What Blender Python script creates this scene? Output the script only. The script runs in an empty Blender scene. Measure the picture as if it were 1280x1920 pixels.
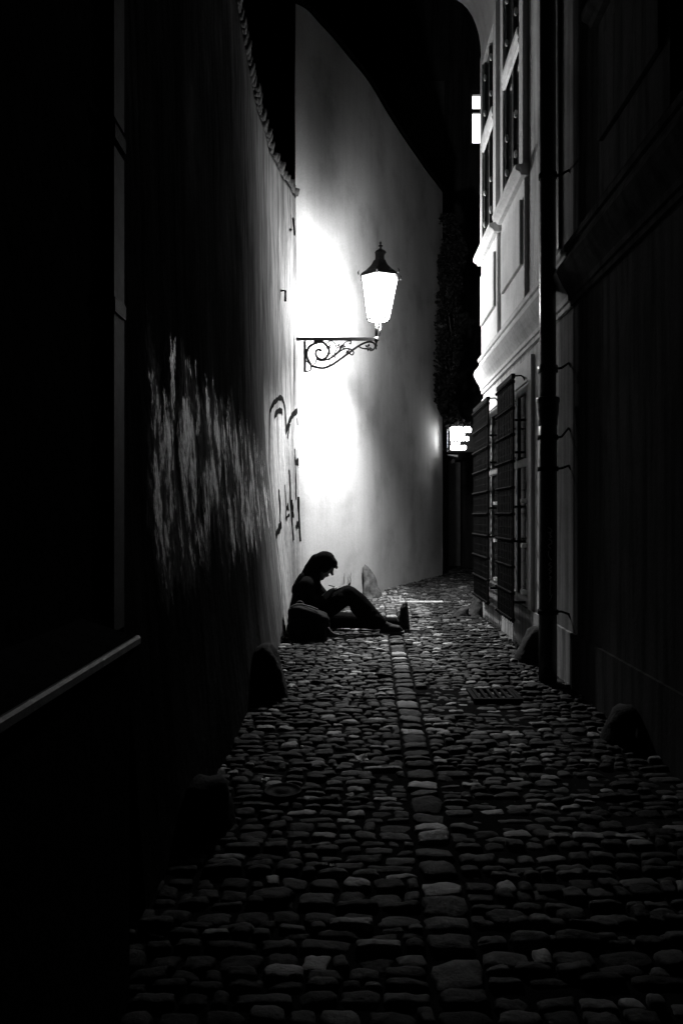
import bpy, bmesh, math, random
from mathutils import Vector, Matrix, noise

random.seed(11)
SC = bpy.context.scene
COL = SC.collection
F = 1387.0          # focal length in photo pixels (26 mm on a 36 mm tall frame)
CX, CY = 640.0, 965.0
CAMH = 1.18


def P(px, py, y):
    """photo pixel + distance -> point in the alley"""
    return Vector(((px - CX) * y / F, y, CAMH - (py - CY) * y / F))


# ------------------------------------------------------------------ materials
def new_mat(name):
    m = bpy.data.materials.new(name)
    m.use_nodes = True
    nt = m.node_tree
    b = nt.nodes['Principled BSDF']
    return m, nt, b


def N(nt, kind, **kw):
    n = nt.nodes.new(kind)
    for k, v in kw.items():
        setattr(n, k, v)
    return n


def grey(v):
    return (v, v, v, 1.0)


def ramp(nt, fac, stops, interp='LINEAR'):
    r = N(nt, 'ShaderNodeValToRGB')
    r.color_ramp.interpolation = interp
    el = r.color_ramp.elements
    while len(el) < len(stops):
        el.new(0.5)
    for e, (p, v) in zip(el, stops):
        e.position = p
        e.color = grey(v)
    nt.links.new(fac, r.inputs[0])
    return r.outputs[0]


def noise_tex(nt, vec, scale, detail=6, rough=0.6, dist=0.0):
    n = N(nt, 'ShaderNodeTexNoise')
    n.inputs['Scale'].default_value = scale
    n.inputs['Detail'].default_value = detail
    n.inputs['Roughness'].default_value = rough
    n.inputs['Distortion'].default_value = dist
    nt.links.new(vec, n.inputs['Vector'])
    return n.outputs[0]


def world_pos(nt, scale=(1, 1, 1)):
    g = N(nt, 'ShaderNodeNewGeometry')
    mp = N(nt, 'ShaderNodeMapping')
    mp.inputs['Scale'].default_value = scale
    nt.links.new(g.outputs['Position'], mp.inputs['Vector'])
    return mp.outputs[0]


def mixc(nt, a, b, fac, mode='MIX'):
    m = N(nt, 'ShaderNodeMix', data_type='RGBA', blend_type=mode)
    for sock, v in ((m.inputs[0], fac), (m.inputs[6], a), (m.inputs[7], b)):
        if isinstance(v, (int, float)):
            sock.default_value = v if sock == m.inputs[0] else grey(v)
        else:
            nt.links.new(v, sock)
    return m.outputs[2]


def bump(nt, b, height, strength=0.3, dist=0.01):
    n = N(nt, 'ShaderNodeBump')
    n.inputs['Strength'].default_value = strength
    n.inputs['Distance'].default_value = dist
    nt.links.new(height, n.inputs['Height'])
    nt.links.new(n.outputs[0], b.inputs['Normal'])


def simple(name, v, rough=0.6, metal=0.0, spec=0.5, var=0.25, scale=9.0, bmp=0.0, bscale=60):
    m, nt, b = new_mat(name)
    p = world_pos(nt)
    n = noise_tex(nt, p, scale)
    c = ramp(nt, n, [(0.3, v * (1 - var)), (0.7, v * (1 + var))])
    nt.links.new(c, b.inputs['Base Color'])
    b.inputs['Roughness'].default_value = rough
    b.inputs['Metallic'].default_value = metal
    b.inputs['Specular IOR Level'].default_value = spec
    if bmp:
        bump(nt, b, noise_tex(nt, p, bscale, 4), bmp, 0.01)
    return m


def plaster(name, v, streak=0.5, spec=0.0, dim_y=None):
    """old lime plaster: blotches, vertical rain streaks, grain"""
    m, nt, b = new_mat(name)
    n1 = noise_tex(nt, world_pos(nt), 1.3, 8, 0.6)
    n2 = noise_tex(nt, world_pos(nt, (5, 5, 0.35)), 2.2, 6, 0.6, 0.3)
    n3 = noise_tex(nt, world_pos(nt), 45, 4, 0.6)
    c1 = ramp(nt, n1, [(0.32, v * 0.74), (0.5, v), (0.72, v * 1.1)])
    c2 = ramp(nt, n2, [(0.36, 1 - streak), (0.56, 1.0)])
    c = mixc(nt, c1, c2, 1.0, 'MULTIPLY')
    c3 = ramp(nt, n3, [(0.3, 0.86), (0.6, 1.0)])
    c = mixc(nt, c, c3, 1.0, 'MULTIPLY')
    if dim_y is not None:      # strip beside the downpipe dimmed in the colour, standing for weaker light
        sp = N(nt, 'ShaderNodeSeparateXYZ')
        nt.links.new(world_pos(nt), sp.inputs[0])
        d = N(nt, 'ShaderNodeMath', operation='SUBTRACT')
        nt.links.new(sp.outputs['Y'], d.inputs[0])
        d.inputs[1].default_value = dim_y
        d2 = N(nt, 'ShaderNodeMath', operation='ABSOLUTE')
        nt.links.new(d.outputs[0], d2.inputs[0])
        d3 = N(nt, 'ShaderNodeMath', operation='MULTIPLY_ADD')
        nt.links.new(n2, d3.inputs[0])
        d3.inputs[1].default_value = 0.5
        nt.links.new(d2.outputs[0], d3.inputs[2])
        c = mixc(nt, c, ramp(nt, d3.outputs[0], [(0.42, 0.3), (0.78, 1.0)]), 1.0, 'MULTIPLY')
    nt.links.new(c, b.inputs['Base Color'])
    b.inputs['Roughness'].default_value = 0.85
    b.inputs['Specular IOR Level'].default_value = spec
    h = N(nt, 'ShaderNodeMath', operation='ADD')
    nt.links.new(n3, h.inputs[0])
    nt.links.new(noise_tex(nt, world_pos(nt), 9, 5), h.inputs[1])
    bump(nt, b, h.outputs[0], 0.35, 0.006)
    return m


def old_wall(name):
    """dark wall whose lower half is peeling: pale flakes left on dark grimy render"""
    m, nt, b = new_mat(name)
    g = N(nt, 'ShaderNodeNewGeometry')
    sep = N(nt, 'ShaderNodeSeparateXYZ')
    nt.links.new(g.outputs['Position'], sep.inputs[0])
    z, y = sep.outputs['Z'], sep.outputs['Y']

    def band(val, a, bb, c, d):
        s1 = N(nt, 'ShaderNodeMapRange', interpolation_type='SMOOTHSTEP')
        s1.inputs['From Min'].default_value = a
        s1.inputs['From Max'].default_value = bb
        nt.links.new(val, s1.inputs['Value'])
        s2 = N(nt, 'ShaderNodeMapRange', interpolation_type='SMOOTHSTEP')
        s2.inputs['From Min'].default_value = c
        s2.inputs['From Max'].default_value = d
        s2.inputs['To Min'].default_value = 1
        s2.inputs['To Max'].default_value = 0
        nt.links.new(val, s2.inputs['Value'])
        mu = N(nt, 'ShaderNodeMath', operation='MULTIPLY')
        nt.links.new(s1.outputs[0], mu.inputs[0])
        nt.links.new(s2.outputs[0], mu.inputs[1])
        return mu.outputs[0]

    # base render: dark at the camera end, paler towards the far end
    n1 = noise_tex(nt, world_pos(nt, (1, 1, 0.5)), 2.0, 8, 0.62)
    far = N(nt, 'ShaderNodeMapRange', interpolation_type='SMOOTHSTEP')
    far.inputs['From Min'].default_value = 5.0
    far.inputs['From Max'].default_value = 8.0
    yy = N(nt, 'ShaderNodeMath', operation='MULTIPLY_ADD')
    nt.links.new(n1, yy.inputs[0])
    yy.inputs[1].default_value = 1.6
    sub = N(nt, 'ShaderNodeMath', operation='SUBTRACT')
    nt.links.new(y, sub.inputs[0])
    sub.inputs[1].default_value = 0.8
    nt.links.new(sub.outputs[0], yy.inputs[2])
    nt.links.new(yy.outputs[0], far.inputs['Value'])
    dark_render = ramp(nt, n1, [(0.3, 0.008), (0.55, 0.02), (0.75, 0.045)])
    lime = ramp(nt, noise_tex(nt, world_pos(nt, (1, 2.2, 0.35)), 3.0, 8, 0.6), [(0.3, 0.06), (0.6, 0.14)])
    base = mixc(nt, dark_render, lime, far.outputs[0])
    # pale flakes of an older coat
    msk = band(z, 0.3, 1.15, 1.65, 2.4)
    my = band(y, 2.3, 2.75, 6.9, 7.5)
    mm = N(nt, 'ShaderNodeMath', operation='MULTIPLY')
    nt.links.new(msk, mm.inputs[0])
    nt.links.new(my, mm.inputs[1])

    def flakes(sc, a, bb, off):
        mp = N(nt, 'ShaderNodeMapping')
        mp.inputs['Scale'].default_value = sc
        mp.inputs['Location'].default_value = off
        nt.links.new(g.outputs['Position'], mp.inputs['Vector'])
        n2 = noise_tex(nt, mp.outputs[0], 1.9, 12, 0.76, 0.15)
        th = N(nt, 'ShaderNodeMath', operation='MULTIPLY_ADD')
        nt.links.new(mm.outputs[0], th.inputs[0])
        th.inputs[1].default_value = 0.34
        nt.links.new(n2, th.inputs[2])
        return ramp(nt, th.outputs[0], [(a, 0.0), (bb, 1.0)])
    flake2 = flakes((1, 1.8, 1.0), 0.77, 0.84, (3, 1, 5))
    flake = flakes((1, 2.9, 1.25), 0.85, 0.93, (0, 0, 0))
    grain = noise_tex(nt, world_pos(nt, (1, 5, 2.4)), 6, 8, 0.75)
    col = mixc(nt, base, ramp(nt, grain, [(0.3, 0.02), (0.65, 0.14)]), flake2)
    pale = ramp(nt, grain, [(0.40, 0.03), (0.62, 0.8)])
    col = mixc(nt, col, pale, flake)
    gl = N(nt, 'ShaderNodeMath', operation='MULTIPLY')
    nt.links.new(flake, gl.inputs[0])
    gl.inputs[1].default_value = 0.8
    nt.links.new(gl.outputs[0], b.inputs['Specular IOR Level'])
    # pale painted field that carries the graffiti
    e1 = N(nt, 'ShaderNodeMath', operation='MULTIPLY_ADD')
    nt.links.new(z, e1.inputs[0])
    e1.inputs[1].default_value = 0.10
    nt.links.new(y, e1.inputs[2])
    pf = band(e1.outputs[0], 7.32, 7.40, 20, 21)
    pz = band(z, -1, -0.5, 2.15, 2.6)
    pm = N(nt, 'ShaderNodeMath', operation='MULTIPLY')
    nt.links.new(pf, pm.inputs[0])
    nt.links.new(pz, pm.inputs[1])
    col = mixc(nt, col, ramp(nt, grain, [(0.25, 0.12), (0.6, 0.27)]), pm.outputs[0])
    # rain streaks
    st = ramp(nt, noise_tex(nt, world_pos(nt, (3, 7, 0.3)), 2.6, 6, 0.62), [(0.36, 0.45), (0.58, 1.0)])
    col = mixc(nt, col, st, 1.0, 'MULTIPLY')
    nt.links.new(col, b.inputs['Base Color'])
    b.inputs['Roughness'].default_value = 0.6
    h = N(nt, 'ShaderNodeMath', operation='MULTIPLY_ADD')
    nt.links.new(flake, h.inputs[0])
    h.inputs[1].default_value = 0.5
    nt.links.new(noise_tex(nt, world_pos(nt), 14, 8, 0.65), h.inputs[2])
    bump(nt, b, h.outputs[0], 0.6, 0.02)
    return m


def cobble_mat():
    m, nt, b = new_mat('cobble_granite')
    g = N(nt, 'ShaderNodeNewGeometry')
    rnd = g.outputs['Random Per Island']
    base = ramp(nt, rnd, [(0.0, 0.012), (0.3, 0.036), (0.62, 0.08), (0.9, 0.15), (0.985, 0.19), (1.0, 0.30)])
    n = noise_tex(nt, world_pos(nt), 26, 8, 0.7)
    nn = ramp(nt, n, [(0.3, 0.45), (0.62, 1.15)])
    c = mixc(nt, base, nn, 1.0, 'MULTIPLY')
    # darkening towards both wall feet, a shade put into the stone colour
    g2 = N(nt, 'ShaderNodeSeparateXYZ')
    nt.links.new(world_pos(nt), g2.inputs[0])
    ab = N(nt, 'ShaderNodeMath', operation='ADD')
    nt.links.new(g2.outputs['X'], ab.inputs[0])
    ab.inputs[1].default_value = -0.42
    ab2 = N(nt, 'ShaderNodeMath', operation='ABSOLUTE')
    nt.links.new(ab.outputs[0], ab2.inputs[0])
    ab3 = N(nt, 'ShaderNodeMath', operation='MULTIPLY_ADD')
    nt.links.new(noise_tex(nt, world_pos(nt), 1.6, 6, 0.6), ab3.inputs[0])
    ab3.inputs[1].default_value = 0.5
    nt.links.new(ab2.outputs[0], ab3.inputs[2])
    edge_fade = ramp(nt, ab3.outputs[0], [(0.62, 1.0), (0.98, 0.22)])
    c = mixc(nt, c, edge_fade, 1.0, 'MULTIPLY')
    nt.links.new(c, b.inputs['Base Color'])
    r = N(nt, 'ShaderNodeMapRange')
    r.inputs['To Min'].default_value = 0.4
    r.inputs['To Max'].default_value = 0.8
    nt.links.new(n, r.inputs['Value'])
    nt.links.new(r.outputs[0], b.inputs['Roughness'])
    sp = ramp(nt, rnd, [(0.90, 0.05), (0.93, 0.45)])
    nt.links.new(sp, b.inputs['Specular IOR Level'])
    bump(nt, b, noise_tex(nt, world_pos(nt), 42, 8, 0.75), 0.9, 0.012)
    return m


def emit(name, strength):
    m, nt, b = new_mat(name)
    b.inputs['Base Color'].default_value = grey(0.8)
    b.inputs['Emission Color'].default_value = grey(1.0)
    b.inputs['Emission Strength'].default_value = strength
    return m


M = {}
M['wall_old'] = old_wall('peeling_old_render')
M['pale_plaster'] = plaster('pale_plaster', 0.31, 0.07)
M['house_plaster'] = plaster('house_plaster', 0.48, 0.4, dim_y=5.2)
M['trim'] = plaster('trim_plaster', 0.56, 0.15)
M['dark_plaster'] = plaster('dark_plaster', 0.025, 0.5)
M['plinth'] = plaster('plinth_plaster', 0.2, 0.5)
M['shaded_plaster'] = plaster('shaded_house_plaster', 0.038, 0.5)  # house plaster darkened to carry the lamp falloff in its colour
M['dark_render'] = simple('soot_render', 0.012, 0.95, spec=0.0, bmp=0.4, bscale=20)
M['joint'] = simple('joint_sand', 0.010, 0.95, spec=0.0, bmp=0.5, bscale=120)
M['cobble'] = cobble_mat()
M['ground'] = simple('earth', 0.03, 0.95, spec=0.1)
M['slab'] = simple('worn_slab', 0.2, 0.6, bmp=0.2)
M['iron'] = simple('black_iron', 0.004, 0.7, spec=0.02, bmp=0.2, bscale=150)
M['lamp_iron'] = simple('lamp_iron', 0.02, 0.6, spec=0.1)
M['pipe'] = simple('black_pipe_paint', 0.012, 0.35, spec=0.4, bmp=0.15, bscale=40)
M['grey_paint'] = simple('grey_paint', 0.05, 0.8, spec=0.05, bmp=0.1)
M['zinc'] = simple('dull_zinc', 0.16, 0.5, spec=0.5, bmp=0.2, bscale=60)
M['ledge'] = simple('ledge_sheet', 0.08, 0.5, spec=0.25, bmp=0.15, bscale=40)
M['white_paint'] = simple('white_paint', 0.75, 0.4)
M['scribble'] = simple('scribble_paint', 0.85, 0.5, var=0.1)
M['graffiti'] = simple('graffiti_paint', 0.006, 0.8, spec=0.0)
M['dark_wood'] = simple('dark_window_wood', 0.035, 0.5)
M['grey_wood'] = simple('grey_window_wood', 0.16, 0.6)
M['glass'] = simple('dark_glass', 0.012, 0.12, spec=0.6, var=0.1)
M['stone'] = simple('pale_guard_stone', 0.045, 0.85, spec=0.05, var=0.75, scale=11, bmp=0.9, bscale=25)
M['dark_stone'] = simple('dark_guard_stone', 0.018, 0.9, spec=0.05, var=0.4, scale=14, bmp=0.8, bscale=30)
M['tile'] = simple('roof_tile', 0.035, 0.8, spec=0.05, var=0.4, scale=12, bmp=0.4)
M['cloth'] = simple('black_cloth', 0.006, 0.9, spec=0.0, bmp=0.4, bscale=90)
M['jeans'] = simple('dark_trousers', 0.006, 0.9, spec=0.0, bmp=0.4, bscale=90)
M['skin'] = simple('skin', 0.085, 0.6, spec=0.2, var=0.08)
M['hair'] = simple('dark_hair', 0.02, 0.6)
M['shoe'] = simple('dark_shoe', 0.012, 0.7, spec=0.1, bmp=0.2)
M['sole'] = simple('shoe_sole', 0.03, 0.8)
M['bag'] = simple('backpack_nylon', 0.007, 0.7, spec=0.03, bmp=0.3, bscale=70)
M['strap'] = simple('webbing', 0.04, 0.7, spec=0.1)
M['paper'] = simple('white_paper', 0.75, 0.7, var=0.1)
M['leaf'] = simple('ivy_leaf', 0.012, 0.6, spec=0.05, var=0.6)
M['bark'] = simple('ivy_stem', 0.03, 0.9)
def lamp_glass():
    m, nt, b = new_mat('lamp_glass')
    out = [n for n in nt.nodes if n.type == 'OUTPUT_MATERIAL'][0]
    tr = N(nt, 'ShaderNodeBsdfTransparent')
    ad = N(nt, 'ShaderNodeAddShader')
    b.inputs['Base Color'].default_value = grey(0.0)
    b.inputs['Specular IOR Level'].default_value = 0.0
    b.inputs['Emission Color'].default_value = grey(1.0)
    b.inputs['Emission Strength'].default_value = 2.5
    nt.links.new(b.outputs[0], ad.inputs[0])
    nt.links.new(tr.outputs[0], ad.inputs[1])
    nt.links.new(ad.outputs[0], out.inputs[0])
    return m


M['lamp_glow'] = lamp_glass()
M['sign_glow'] = emit('sign_letters', 22.0)
M['win_glow'] = emit('lit_room', 3.0)
M['sign_box'] = simple('sign_black', 0.02, 0.5)


# ------------------------------------------------------------------ object helpers
class MB:
    """collects verts/faces in world coordinates, builds one mesh object"""

    def __init__(self):
        self.v, self.f, self.smooth = [], [], []

    def add(self, verts, faces, smooth=False):
        o = len(self.v)
        self.v += [tuple(p) for p in verts]
        for f in faces:
            self.f.append(tuple(i + o for i in f))
            self.smooth.append(smooth)
        return self

    def box(self, x0, x1, y0, y1, z0, z1):
        v = [(x, y, z) for z in (z0, z1) for y in (y0, y1) for x in (x0, x1)]
        return self.add(v, [(0, 2, 3, 1), (4, 5, 7, 6), (0, 1, 5, 4), (2, 6, 7, 3), (0, 4, 6, 2), (1, 3, 7, 5)])

    def hexa(self, bottom, top):
        """bottom/top: 4 points each, same winding (ccw from above)"""
        v = list(bottom) + list(top)
        return self.add(v, [(3, 2, 1, 0), (4, 5, 6, 7)] + [(i, (i + 1) % 4, (i + 1) % 4 + 4, i + 4) for i in range(4)])

    def prism(self, poly, axis_vec):
        """extrude closed 3D polygon along vector"""
        n = len(poly)
        a = Vector(axis_vec)
        v = [Vector(p) for p in poly] + [Vector(p) + a for p in poly]
        f = [tuple(range(n - 1, -1, -1)), tuple(range(n, 2 * n))]
        f += [(i, (i + 1) % n, (i + 1) % n + n, i + n) for i in range(n)]
        return self.add(v, f)

    def tube(self, pts, rad, seg=10, smooth=True, flat=None):
        pts = [Vector(p) for p in pts]
        n = len(pts)
        if not isinstance(rad, (list, tuple)):
            rad = [rad] * n
        rings = []
        up = Vector((0.13, 0.97, 0.2)).normalized()
        for i, p in enumerate(pts):
            t = (pts[min(i + 1, n - 1)] - pts[max(i - 1, 0)]).normalized()
            a = up - t * up.dot(t)
            if a.length < 1e-3:
                a = Vector((1, 0, 0)) - t * t.x
            a.normalize()
            bb = t.cross(a)
            rings.append([p + (a * math.cos(2 * math.pi * k / seg) * (flat or 1) + bb * math.sin(2 * math.pi * k / seg)) * rad[i]
                          for k in range(seg)])
        v = [q for r in rings for q in r]
        f = []
        for i in range(n - 1):
            for k in range(seg):
                k2 = (k + 1) % seg
                f.append((i * seg + k, i * seg + k2, (i + 1) * seg + k2, (i + 1) * seg + k))
        f.append(tuple(range(seg - 1, -1, -1)))
        f.append(tuple(range((n - 1) * seg, n * seg)))
        return self.add(v, f, smooth)

    def lathe(self, c, prof, seg=24, smooth=True, rot=0.0):
        """prof: list of (r, z) bottom to top; c = axis base"""
        c = Vector(c)
        v, f = [], []
        for r, z in prof:
            for k in range(seg):
                a = rot + 2 * math.pi * k / seg
                v.append(c + Vector((r * math.cos(a), r * math.sin(a), z)))
        n = len(prof)
        for i in range(n - 1):
            for k in range(seg):
                k2 = (k + 1) % seg
                f.append((i * seg + k, i * seg + k2, (i + 1) * seg + k2, (i + 1) * seg + k))
        f.append(tuple(range(seg - 1, -1, -1)))
        f.append(tuple(range((n - 1) * seg, n * seg)))
        return self.add(v, f, smooth)

    def sphere(self, c, r, seg=16, rings=10, basis=None):
        """r scalar or (rx,ry,rz) along basis columns"""
        c = Vector(c)
        if not isinstance(r, (list, tuple)):
            r = (r, r, r)
        basis = basis or Matrix.Identity(3)
        v = [c + basis @ Vector((0, 0, -r[2]))]
        for i in range(1, rings):
            th = math.pi * i / rings
            for k in range(seg):
                a = 2 * math.pi * k / seg
                v.append(c + basis @ Vector((r[0] * math.sin(th) * math.cos(a), r[1] * math.sin(th) * math.sin(a), -r[2] * math.cos(th))))
        v.append(c + basis @ Vector((0, 0, r[2])))
        f = [(0, 1 + (k + 1) % seg, 1 + k) for k in range(seg)]
        for i in range(rings - 2):
            for k in range(seg):
                k2 = (k + 1) % seg
                f.append((1 + i * seg + k, 1 + i * seg + k2, 1 + (i + 1) * seg + k2, 1 + (i + 1) * seg + k))
        o = 1 + (rings - 2) * seg
        f += [(o + k, o + (k + 1) % seg, len(v) - 1) for k in range(seg)]
        return self.add(v, f, True)

    def limb(self, pts, rad, flat=None):
        """chain of tapered segments with ball joints (for remeshing)"""
        for p, r in zip(pts, rad):
            self.sphere(p, r, 14, 8)
        for i in range(len(pts) - 1):
            if (Vector(pts[i]) - Vector(pts[i + 1])).length > 1e-4:
                self.tube([pts[i], pts[i + 1]], [rad[i], rad[i + 1]], 14)
        return self

    def mesh(self, name, base=(0, 0, 0)):
        b = Vector(base)
        me = bpy.data.meshes.new(name)
        me.from_pydata([tuple(Vector(p) - b) for p in self.v], [], self.f)
        me.polygons.foreach_set('use_smooth', self.smooth)
        me.update()
        return me

    def build(self, name, mat, parent=None, root=None, bevel=0.0, fix=True):
        """one mesh object; parent = thing or part; origin at the thing's base"""
        top = root or parent
        base = Vector(top['_base']) if top is not None else Vector((0, 0, 0))
        me = self.mesh(name, base)
        if fix:
            bm = bmesh.new()
            bm.from_mesh(me)
            bmesh.ops.recalc_face_normals(bm, faces=bm.faces)
            if bevel:
                bmesh.ops.bevel(bm, geom=[e for e in bm.edges], offset=bevel, segments=2, affect='EDGES', profile=0.6)
            bm.to_mesh(me)
            bm.free()
        me.materials.append(mat)
        o = bpy.data.objects.new(name, me)
        COL.objects.link(o)
        if parent is not None:
            o.parent = parent
        if top is not None:
            o['_base'] = tuple(base)
        return o

    def remeshed(self, name, mat, parent=None, voxel=0.008, smooth=6, root=None, dec=None):
        me = self.mesh('tmp')
        o = bpy.data.objects.new('tmp', me)
        COL.objects.link(o)
        r = o.modifiers.new('r', 'REMESH')
        r.mode = 'VOXEL'
        r.voxel_size = voxel
        s = o.modifiers.new('s', 'SMOOTH')
        s.factor = 0.5
        s.iterations = smooth
        if dec:
            d = o.modifiers.new('d', 'DECIMATE')
            d.ratio = dec
        dg = bpy.context.evaluated_depsgraph_get()
        ev = o.evaluated_get(dg)
        m2 = bpy.data.meshes.new_from_object(ev)
        verts = [v.co.copy() for v in m2.vertices]
        faces = [tuple(p.vertices) for p in m2.polygons]
        bpy.data.objects.remove(o)
        bpy.data.meshes.remove(m2)
        q = MB()
        q.add(verts, faces, True)
        return q.build(name, mat, parent, root, fix=False)


def tag(o, label=None, cat=None, group=None, kind=None):
    if label:
        o['label'] = label
    if cat:
        o['category'] = cat
    if group:
        o['group'] = group
    if kind:
        o['kind'] = kind
    return o


def thing(name, base, label, cat, group=None):
    o = bpy.data.objects.new(name, None)
    o.empty_display_size = 0.2
    o.location = base
    COL.objects.link(o)
    o['_base'] = tuple(base)
    return tag(o, label, cat, group)


def single(mb, name, mat, base, label, cat, group=None, bevel=0.0):
    """a thing that is one mesh, origin at its base"""
    me = mb.mesh(name, base)
    bm = bmesh.new()
    bm.from_mesh(me)
    bmesh.ops.recalc_face_normals(bm, faces=bm.faces)
    if bevel:
        bmesh.ops.bevel(bm, geom=[e for e in bm.edges], offset=bevel, segments=2, affect='EDGES', profile=0.6)
    bm.to_mesh(me)
    bm.free()
    me.materials.append(mat)
    o = bpy.data.objects.new(name, me)
    o.location = base
    COL.objects.link(o)
    return tag(o, label, cat, group)


def spline(pts, n=8):
    """Catmull-Rom through points"""
    pts = [Vector(p) for p in pts]
    q = [pts[0] * 2 - pts[1]] + pts + [pts[-1] * 2 - pts[-2]]
    out = []
    for i in range(1, len(q) - 2):
        for k in range(n):
            t = k / n
            a, b, c, d = q[i - 1], q[i], q[i + 1], q[i + 2]
            out.append(0.5 * ((2 * b) + (c - a) * t + (2 * a - 5 * b + 4 * c - d) * t * t + (3 * b - a - 3 * c + d) * t ** 3))
    out.append(pts[-1])
    return out


def lerp_tab(tab, x):
    if x <= tab[0][0]:
        return tab[0][1]
    for (a, va), (b, vb) in zip(tab, tab[1:]):
        if x <= b:
            t = (x - a) / (b - a)
            t = t * t * (3 - 2 * t)
            return va + (vb - va) * t
    return tab[-1][1]


# ------------------------------------------------------------------ ground and street
gr = MB()
gr.add([(-400, -400, -0.08), (400, -400, -0.08), (400, 400, -0.08), (-400, 400, -0.08)], [(0, 1, 2, 3)])
tag(gr.build('ground', M['ground']), kind='structure')


def strip_x(y):
    return 0.215 + 0.043 * y


def make_street():
    mb = MB()
    rng = random.Random(5)

    def stone(cx, cy, w, l, yaw, h, sk):
        """one worn sett: rounded rectangular plan, domed top"""
        c, s = math.cos(yaw), math.sin(yaw)
        hw, hl = w / 2, l / 2
        tx, ty = rng.gauss(0, 0.06), rng.gauss(0, 0.10)
        ex = rng.uniform(3.5, 9.0)
        k = 14
        jit = [rng.uniform(0.84, 1.05) for _ in range(k)]
        rings = []
        for sc, z in ((1.0, -0.045), (0.995, -0.012), (0.965, -0.003), (0.86, 0.002), (0.52, 0.005), (0.2, 0.006)):
            ring = []
            for i in range(k):
                a = 2 * math.pi * (i + 0.5) / k
                ca, sa = math.cos(a), math.sin(a)
                r = (abs(ca) ** ex + abs(sa) ** ex) ** (-1 / ex)
                px, py = ca * r * hw * sc * jit[i], sa * r * hl * sc * jit[i]
                px += sk * py
                zz = z + h + (px * tx + py * ty + 0.006 * noise.noise(Vector((cx * 31 + px * 30, cy * 27 + py * 30, h * 900))) if z > -0.03 else 0)
                ring.append((cx + px * c - py * s, cy + px * s + py * c, zz))
            rings.append(ring)
        v = [p for r in rings for p in r]
        f = []
        for i in range(len(rings) - 1):
            for q in range(k):
                q2 = (q + 1) % k
                f.append((i * k + q, i * k + q2, (i + 1) * k + q2, (i + 1) * k + q))
        f.append(tuple(range((len(rings) - 1) * k, len(rings) * k)))
        mb.add(v, f, True)

    def row_span(xa, xb, y, pitch, bend, seed):
        x = xa
        while x < xb - 0.03:
            w = rng.choice((0.05, 0.06, 0.075, 0.085, 0.095, 0.1, 0.11, 0.125, 0.15, 0.085, 0.1)) * rng.uniform(0.9, 1.1)
            if x + w > xb - 0.04:
                w = xb - x
            cx = x + w / 2
            yy = y + bend * (cx - (xa + xb) / 2) ** 2 + 0.03 * noise.noise(Vector((cx * 1.7, y * 1.5, seed)))
            g = 0.007
            stone(cx, yy + rng.uniform(-0.006, 0.006), w - g, pitch * rng.uniform(0.86, 1.0), rng.uniform(-0.07, 0.07),
                  rng.gauss(0, 0.006) + 0.016 * noise.noise(Vector((cx * 1.2, yy * 1.2, 3.3))), rng.uniform(-0.12, 0.12))
            x += w

    y = 0.35
    while y < 17.5:
        pitch = rng.choice((0.042, 0.050, 0.055, 0.060, 0.068, 0.080))
        if y > 10:
            pitch *= 1.1
        sx = strip_x(y)
        left = -0.95 if y < 9.3 else -0.95 + (y - 9.3) * 0.45
        right = 1.62 if y < 9.0 else min(1.62 + (y - 9.0) * 1.6, 7.5)
        if y < 9.6:
            row_span(left, sx - 0.069, y, pitch, -0.012, 1)
            row_span(sx + 0.069, right, y + rng.uniform(-0.03, 0.03), pitch, -0.012, 2)
        else:
            row_span(left, right, y, pitch, 0.0, 1)
        y += pitch
    y = 0.4
    while y < 9.7:
        l = rng.uniform(0.075, 0.15)
        stone(strip_x(y) + rng.uniform(-0.004, 0.004), y, 0.132 * rng.uniform(0.93, 1.04), l - 0.013, rng.uniform(-0.03, 0.03),
              rng.gauss(0.004, 0.004), 0.0)
        y += l
    ob = mb.build('street', M['cobble'], fix=False)
    tag(ob, kind='structure')
    # sandy bed between the setts
    bed = MB()
    nx, ny = 26, 90
    v, f = [], []
    for j in range(ny + 1):
        for i in range(nx + 1):
            x = -1.3 + i * (10.3 / nx)
            yy = -1.0 + j * 0.21
            v.append((x, yy, -0.008 + 0.005 * noise.noise(Vector((x * 5, yy * 5, 0)))))
    for j in range(ny):
        for i in range(nx):
            a = j * (nx + 1) + i
            f.append((a, a + 1, a + nx + 2, a + nx + 1))
    bed.add(v, f, True)
    tag(bed.build('street_bed', M['joint']), kind='structure')


make_street()

# smooth pale slab let into the paving where the lane widens
sl = MB()
c0 = P(788, 1130, 9.95)
sl.box(0.78, 1.36, 9.88, 10.0, -0.05, 0.017)
tag(sl.build('pavement_slab', M['slab'], bevel=0.006), kind='structure')

# ------------------------------------------------------------------ old garden wall on the left
WT = 5.12           # height of the wall
BASE = [(0, -0.60), (2.2, -0.58), (3.5, -0.555), (7.2, -0.555), (8.3, -0.53), (9.15, -0.465)]
TOP = [(0, -0.74), (5.5, -0.80), (7.0, -0.815), (7.85, -0.782), (8.44, -0.705), (8.99, -0.60), (9.15, -0.565)]


def p_of(h):
    if h < 2.5:
        t = h / 2.5
        return 0.76 * (1 - (1 - t) ** 1.6)
    return 0.76 + 0.24 * (h - 2.5) / (WT - 2.5)


def XL(y, h):
    b, t = lerp_tab(BASE, y), lerp_tab(TOP, y)
    return b + (t - b) * p_of(max(0.0, min(WT, h)))


def XLn(y, h):
    return XL(y, h) + 0.012 * noise.noise(Vector((3.0, y * 1.4, h * 1.4))) + 0.005 * noise.noise(Vector((7.0, y * 5, h * 5)))


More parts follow.
